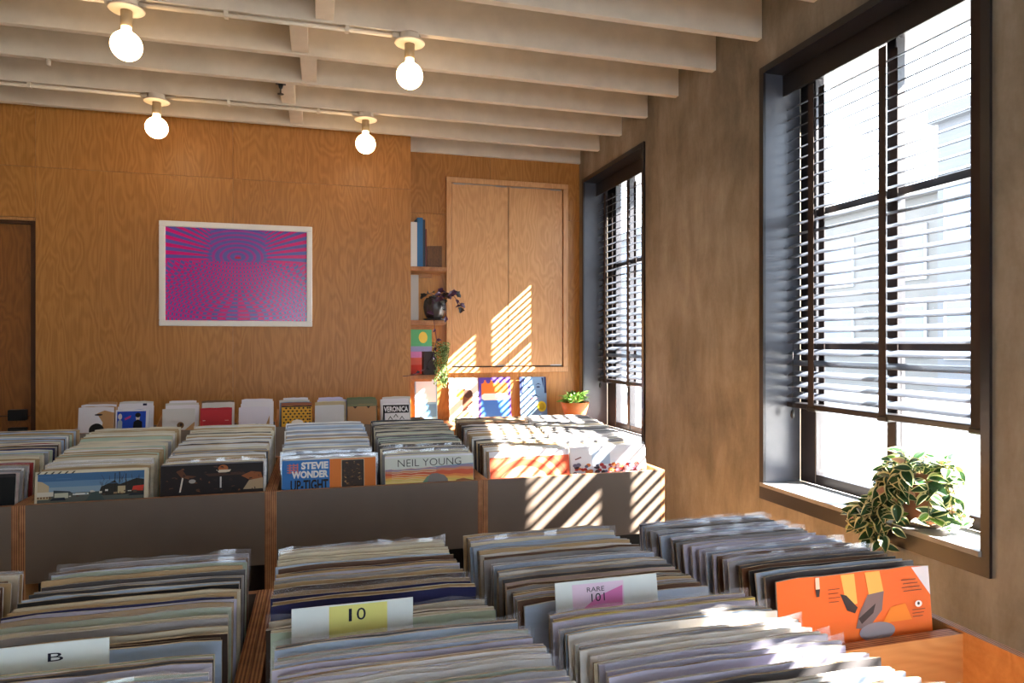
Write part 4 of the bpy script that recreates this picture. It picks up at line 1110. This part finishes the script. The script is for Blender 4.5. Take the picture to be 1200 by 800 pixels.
TERRA = flat('terracotta', (150, 98, 68), 0.75, var=0.12, scale=20)
PCX, PCY = 2.185, 2.06
hp = thing('potted_hoya', (PCX, PCY, ZS), 'variegated trailing plant in a terracotta pot on the window sill', 'potted plant')
MB().lathe([(0.058, 0.012), (0.078, 0.155), (0.084, 0.157), (0.087, 0.20), (0.08, 0.20), (0.072, 0.165), (0.005, 0.165)], 28).build('pot', TERRA, hp)
MB().lathe([(0.07, 0.0), (0.085, 0.018), (0.081, 0.018), (0.066, 0.006), (0.01, 0.006)], 28).build('saucer', flat('terracotta_saucer', (120, 96, 78), 0.7), hp)
MB().lathe([(0.07, 0.163), (0.05, 0.18), (0.004, 0.185)], 20).build('soil', flat('potting_soil', (44, 34, 28), 0.95), hp)
LG, LC, LP, LL = leafmat('hoya_green', (44, 78, 44)), leafmat('hoya_cream_margin', (214, 208, 160), 0.4, 0.35), leafmat('hoya_pink', (206, 160, 140), 0.4, 0.35), leafmat('hoya_light_green', (112, 150, 62), 0.35, 0.35)
LEAVES = [leaf_mesh('leaf', 0.066, 0.036, 0.22, [LG, LC]), leaf_mesh('leaf', 0.058, 0.033, 0.35, [LG, LC]), leaf_mesh('leaf', 0.052, 0.028, 0.15, [LL, LC]),
          leaf_mesh('leaf', 0.05, 0.028, 0.3, [LP, LC]), leaf_mesh('leaf', 0.07, 0.04, 0.3, [LG, LG])]
r = random.Random(21); stems = MB(); nleaf = 0
strands = []
for k in range(24):
    az = r.uniform(-0.9, math.pi + 0.2); strands.append((az, r.uniform(0.12, 0.24), r.uniform(0.08, 0.2)))
for k in range(7):
    az = r.uniform(math.pi, 2 * math.pi - 0.9); strands.append((az, r.uniform(0.07, 0.12), r.uniform(0.12, 0.2)))
for k in range(13): strands.append((math.radians(r.uniform(95, 165)), r.uniform(0.26, 0.46), r.uniform(0.02, 0.07)))   # hang over the sill toward the room
for k in range(6): strands.append((math.radians(r.uniform(230, 290)), r.uniform(0.2, 0.3), r.uniform(0.04, 0.10)))
for az, L, rise in strands:
    d = Vector((math.cos(az), math.sin(az), 0)); p = Vector((0, 0, 0.19)) + d * 0.05
    pts = [p.copy()]; v = d * 0.6 + Vector((0, 0, rise * 10)); n = max(4, int(L / 0.022))
    for i in range(n):
        v = v * 0.80 + Vector((0, 0, -0.34)) + Vector((r.uniform(-.12, .12), r.uniform(-.12, .12), 0))
        step = v.normalized() * 0.022
        q = pts[-1] + step
        if q.x > XW - 0.035 - PCX and q.z < 0.03: q.z = 0.03; v.z = 0; v.x -= 0.25
        q.x = min(q.x, 0.075)
        rad = math.hypot(q.x, q.y)
        if rad < 0.097 and q.z < 0.2: q.x *= 0.097 / rad; q.y *= 0.097 / rad
        pts.append(q)
    stems.tube(pts, 0.0018, 5)
    for i in range(1, len(pts), 1):
        if r.random() < 0.35: continue
        for s in ((-1, 1) if i % 2 == 0 else (r.choice((-1, 1)),)):
            t_ = (pts[i] - pts[i - 1]).normalized()
            side = t_.cross(Vector((0, 0, 1)));
            if side.length < 0.1: side = Vector((1, 0, 0))
            dv = side.normalized() * s * 0.9 + t_ * 0.5 + Vector((r.uniform(-.4, .4), r.uniform(-.4, .4), r.uniform(-.2, .45)))
            if pts[i].z < 0.06 and pts[i].x > XW - 0.03 - PCX: dv.z = abs(dv.z) + 0.2
            if pts[i].x > 0.04: dv.x = -abs(dv.x)
            me = LEAVES[min(4, int(abs(r.gauss(0, 1.7))))]
            o = place('leaf', me, hp, pts[i], aim(dv, Vector((-0.5, -0.5, 0.8)), r.uniform(-0.4, 0.4)))
            o.scale = [r.uniform(0.85, 1.3)] * 3
            nleaf += 1
stems.build('stems', leafmat('hoya_stem', (110, 110, 70)), hp)

# dark pot with purple trailing plant on the middle shelf
tp = thing('purple_trailing_plant', (0.845, 5.20, SH[1]), 'dark purple trailing plant in a charcoal grey pot on the middle shelf', 'potted plant')
MB().lathe([(0.05, 0.012), (0.075, 0.05), (0.086, 0.10), (0.082, 0.145), (0.072, 0.17), (0.066, 0.17), (0.072, 0.14), (0.005, 0.135)], 28).build('pot', flat('charcoal_glaze', (74, 68, 66), 0.3, var=0.1), tp)
MB().lathe([(0.075, 0.0), (0.088, 0.014), (0.082, 0.014), (0.06, 0.008), (0.01, 0.008)], 28).build('saucer', flat('dark_saucer', (64, 58, 54), 0.5), tp)
PU, PD = leafmat('purple_leaf', (70, 40, 70), 0.35, 0.2), leafmat('dark_leaf', (38, 34, 34), 0.4, 0.15)
IV = [leaf_mesh('leaf', 0.085, 0.072, 0.3, [PD, PD], False, 0.25), leaf_mesh('leaf', 0.075, 0.055, 0.4, [PU, PU], False, 0.2)]
r = random.Random(5); st = MB()
runs = [[(0.02, 0, 0.16), (0.08, -0.03, 0.22), (0.14, -0.04, 0.19), (0.19, -0.05, 0.13), (0.20, -0.05, 0.10)], [(0, 0, 0.16), (0.07, -0.05, 0.20), (0.13, -0.07, 0.215), (0.16, -0.08, 0.21)],
        [(0.02, -0.02, 0.16), (0.06, -0.09, 0.16), (0.07, -0.10, 0.08), (0.07, -0.10, 0.03)], [(0, -0.02, 0.16), (0.02, -0.10, 0.17), (0.03, -0.11, 0.09)],
        [(-0.02, -0.01, 0.17), (-0.06, -0.09, 0.17), (-0.075, -0.11, 0.06), (-0.08, -0.11, 0.02)],
        [(-0.02, -0.03, 0.16), (-0.04, -0.13, 0.15), (-0.03, -0.15, 0.0), (-0.01, -0.16, -0.15), (-0.04, -0.17, -0.27), (-0.10, -0.2, -0.36), (-0.2, -0.235, -0.405), (-0.27, -0.24, -0.41)],
        [(0, 0.0, 0.16), (-0.03, -0.03, 0.21), (-0.07, -0.05, 0.20)], [(0.0, 0.0, 0.16), (0.03, -0.04, 0.21), (0.05, -0.06, 0.20)]]
for q in runs:
    st.tube(q, 0.0022, 5)
    for a, b_ in zip(q[:-1], q[1:]):
        for s in (0.45, 1.0):
            p_ = Vector(a).lerp(Vector(b_), s)
            if p_.z < 0 and r.random() < 0.45: continue
            if abs(p_.x) < 0.085 and 0 <= p_.z < 0.155 and r.random() < 0.75: continue
            dv = Vector((r.uniform(-1, 1), r.uniform(-1, 0.1), r.uniform(-0.8, 0.3)))
            o = place('leaf', IV[0 if r.random() < 0.6 else 1], tp, p_, aim(dv, Vector((0, -1, 0.6)), r.uniform(-0.5, 0.5)))
            o.scale = [r.uniform(0.45, 0.8) * (0.6 if p_.z < 0 else 1)] * 3
st.build('stems', PU, tp)

# small dark pot with a hanging green plant on the lowest shelf
gp = thing('green_hanging_plant', (0.80, 5.17, SH[2]), 'bushy green hanging plant in a dark brown pot on the lowest shelf', 'potted plant')
MB().box(-0.05, 0.05, -0.05, 0.05, 0, 0.175).box(-0.044, 0.044, -0.044, 0.044, 0.174, 0.1755).build('pot', flat('dark_brown_pot', (56, 36, 28), 0.5), gp, bevel=0.004)
r = random.Random(8); mb = MB()
for k in range(1300):
    t_ = r.random(); az = r.uniform(-2.2, 0.9)
    rad = 0.03 + 0.06 * math.sqrt(r.random())
    z = 0.20 + 0.05 * r.random() - 0.30 * t_ ** 1.2
    p_ = Vector((0.055 + rad * math.cos(az) * (1.05 - 0.35 * t_), -0.045 + rad * math.sin(az), z))
    if z < 0.18: p_.y = min(p_.y, -0.052) if p_.x < 0.056 else p_.y
    if z < 0.01: p_.y = min(p_.y, -0.105)
    u = Vector((r.gauss(0, 1), r.gauss(0, 1), r.gauss(0, 1))).normalized() * 0.009
    w_ = u.cross(Vector((r.gauss(0, 1), r.gauss(0, 1), r.gauss(0, 1)))).normalized() * 0.005
    mb.poly([p_ - u, p_ + w_, p_ + u, p_ - w_], r.choice((0, 0, 1)))
mb.build('foliage', [leafmat('small_leaf_green', (84, 112, 60)), leafmat('small_leaf_pale', (150, 170, 110))], gp)['kind'] = 'stuff'

# orange bowl of greens by the far window
bp = thing('bowl_plant', (1.965, 5.13, CT), 'leafy green plant in an orange clay bowl in the corner by the window', 'potted plant')
MB().lathe([(0.06, 0), (0.09, 0.05), (0.115, 0.14), (0.108, 0.14), (0.08, 0.06), (0.01, 0.055)], 28).build('bowl', flat('orange_clay', (206, 120, 62), 0.6, var=0.12, scale=30), bp)
r = random.Random(12)
GL = [leaf_mesh('leaf', 0.09, 0.03, 0.35, [leafmat('bright_leaf', (112, 150, 66)), leafmat('bright_leaf_edge', (150, 180, 90))]), leaf_mesh('leaf', 0.07, 0.026, 0.5, [MATS.get('x') or leafmat('mid_leaf', (84, 126, 58)), leafmat('mid_leaf_edge', (120, 158, 80))])]
for k in range(85):
    az = r.uniform(0, 2 * math.pi); el = r.uniform(0.15, 1.3); q = 0.075 * math.sqrt(r.random())
    p_ = Vector((q * math.cos(az), q * math.sin(az), 0.13 + r.uniform(0, 0.07)))
    o = place('leaf', r.choice(GL), bp, p_, aim(Vector((math.cos(az) * math.cos(el), math.sin(az) * math.cos(el), math.sin(el))), Vector((0, 0, 1)), r.uniform(-0.5, 0.5)))
    o.scale = [r.uniform(0.6, 1.0)] * 3
MB().lathe([(0.08, 0.08), (0.1, 0.128), (0.004, 0.136)], 20).build('soil', MATS['potting_soil'], bp)
print('records', sum(o.name.startswith(('record_sleeve', 'record_cover')) for o in bpy.data.objects), 'stuff', len(REC_STUFF), 'hoya leaves', nleaf)
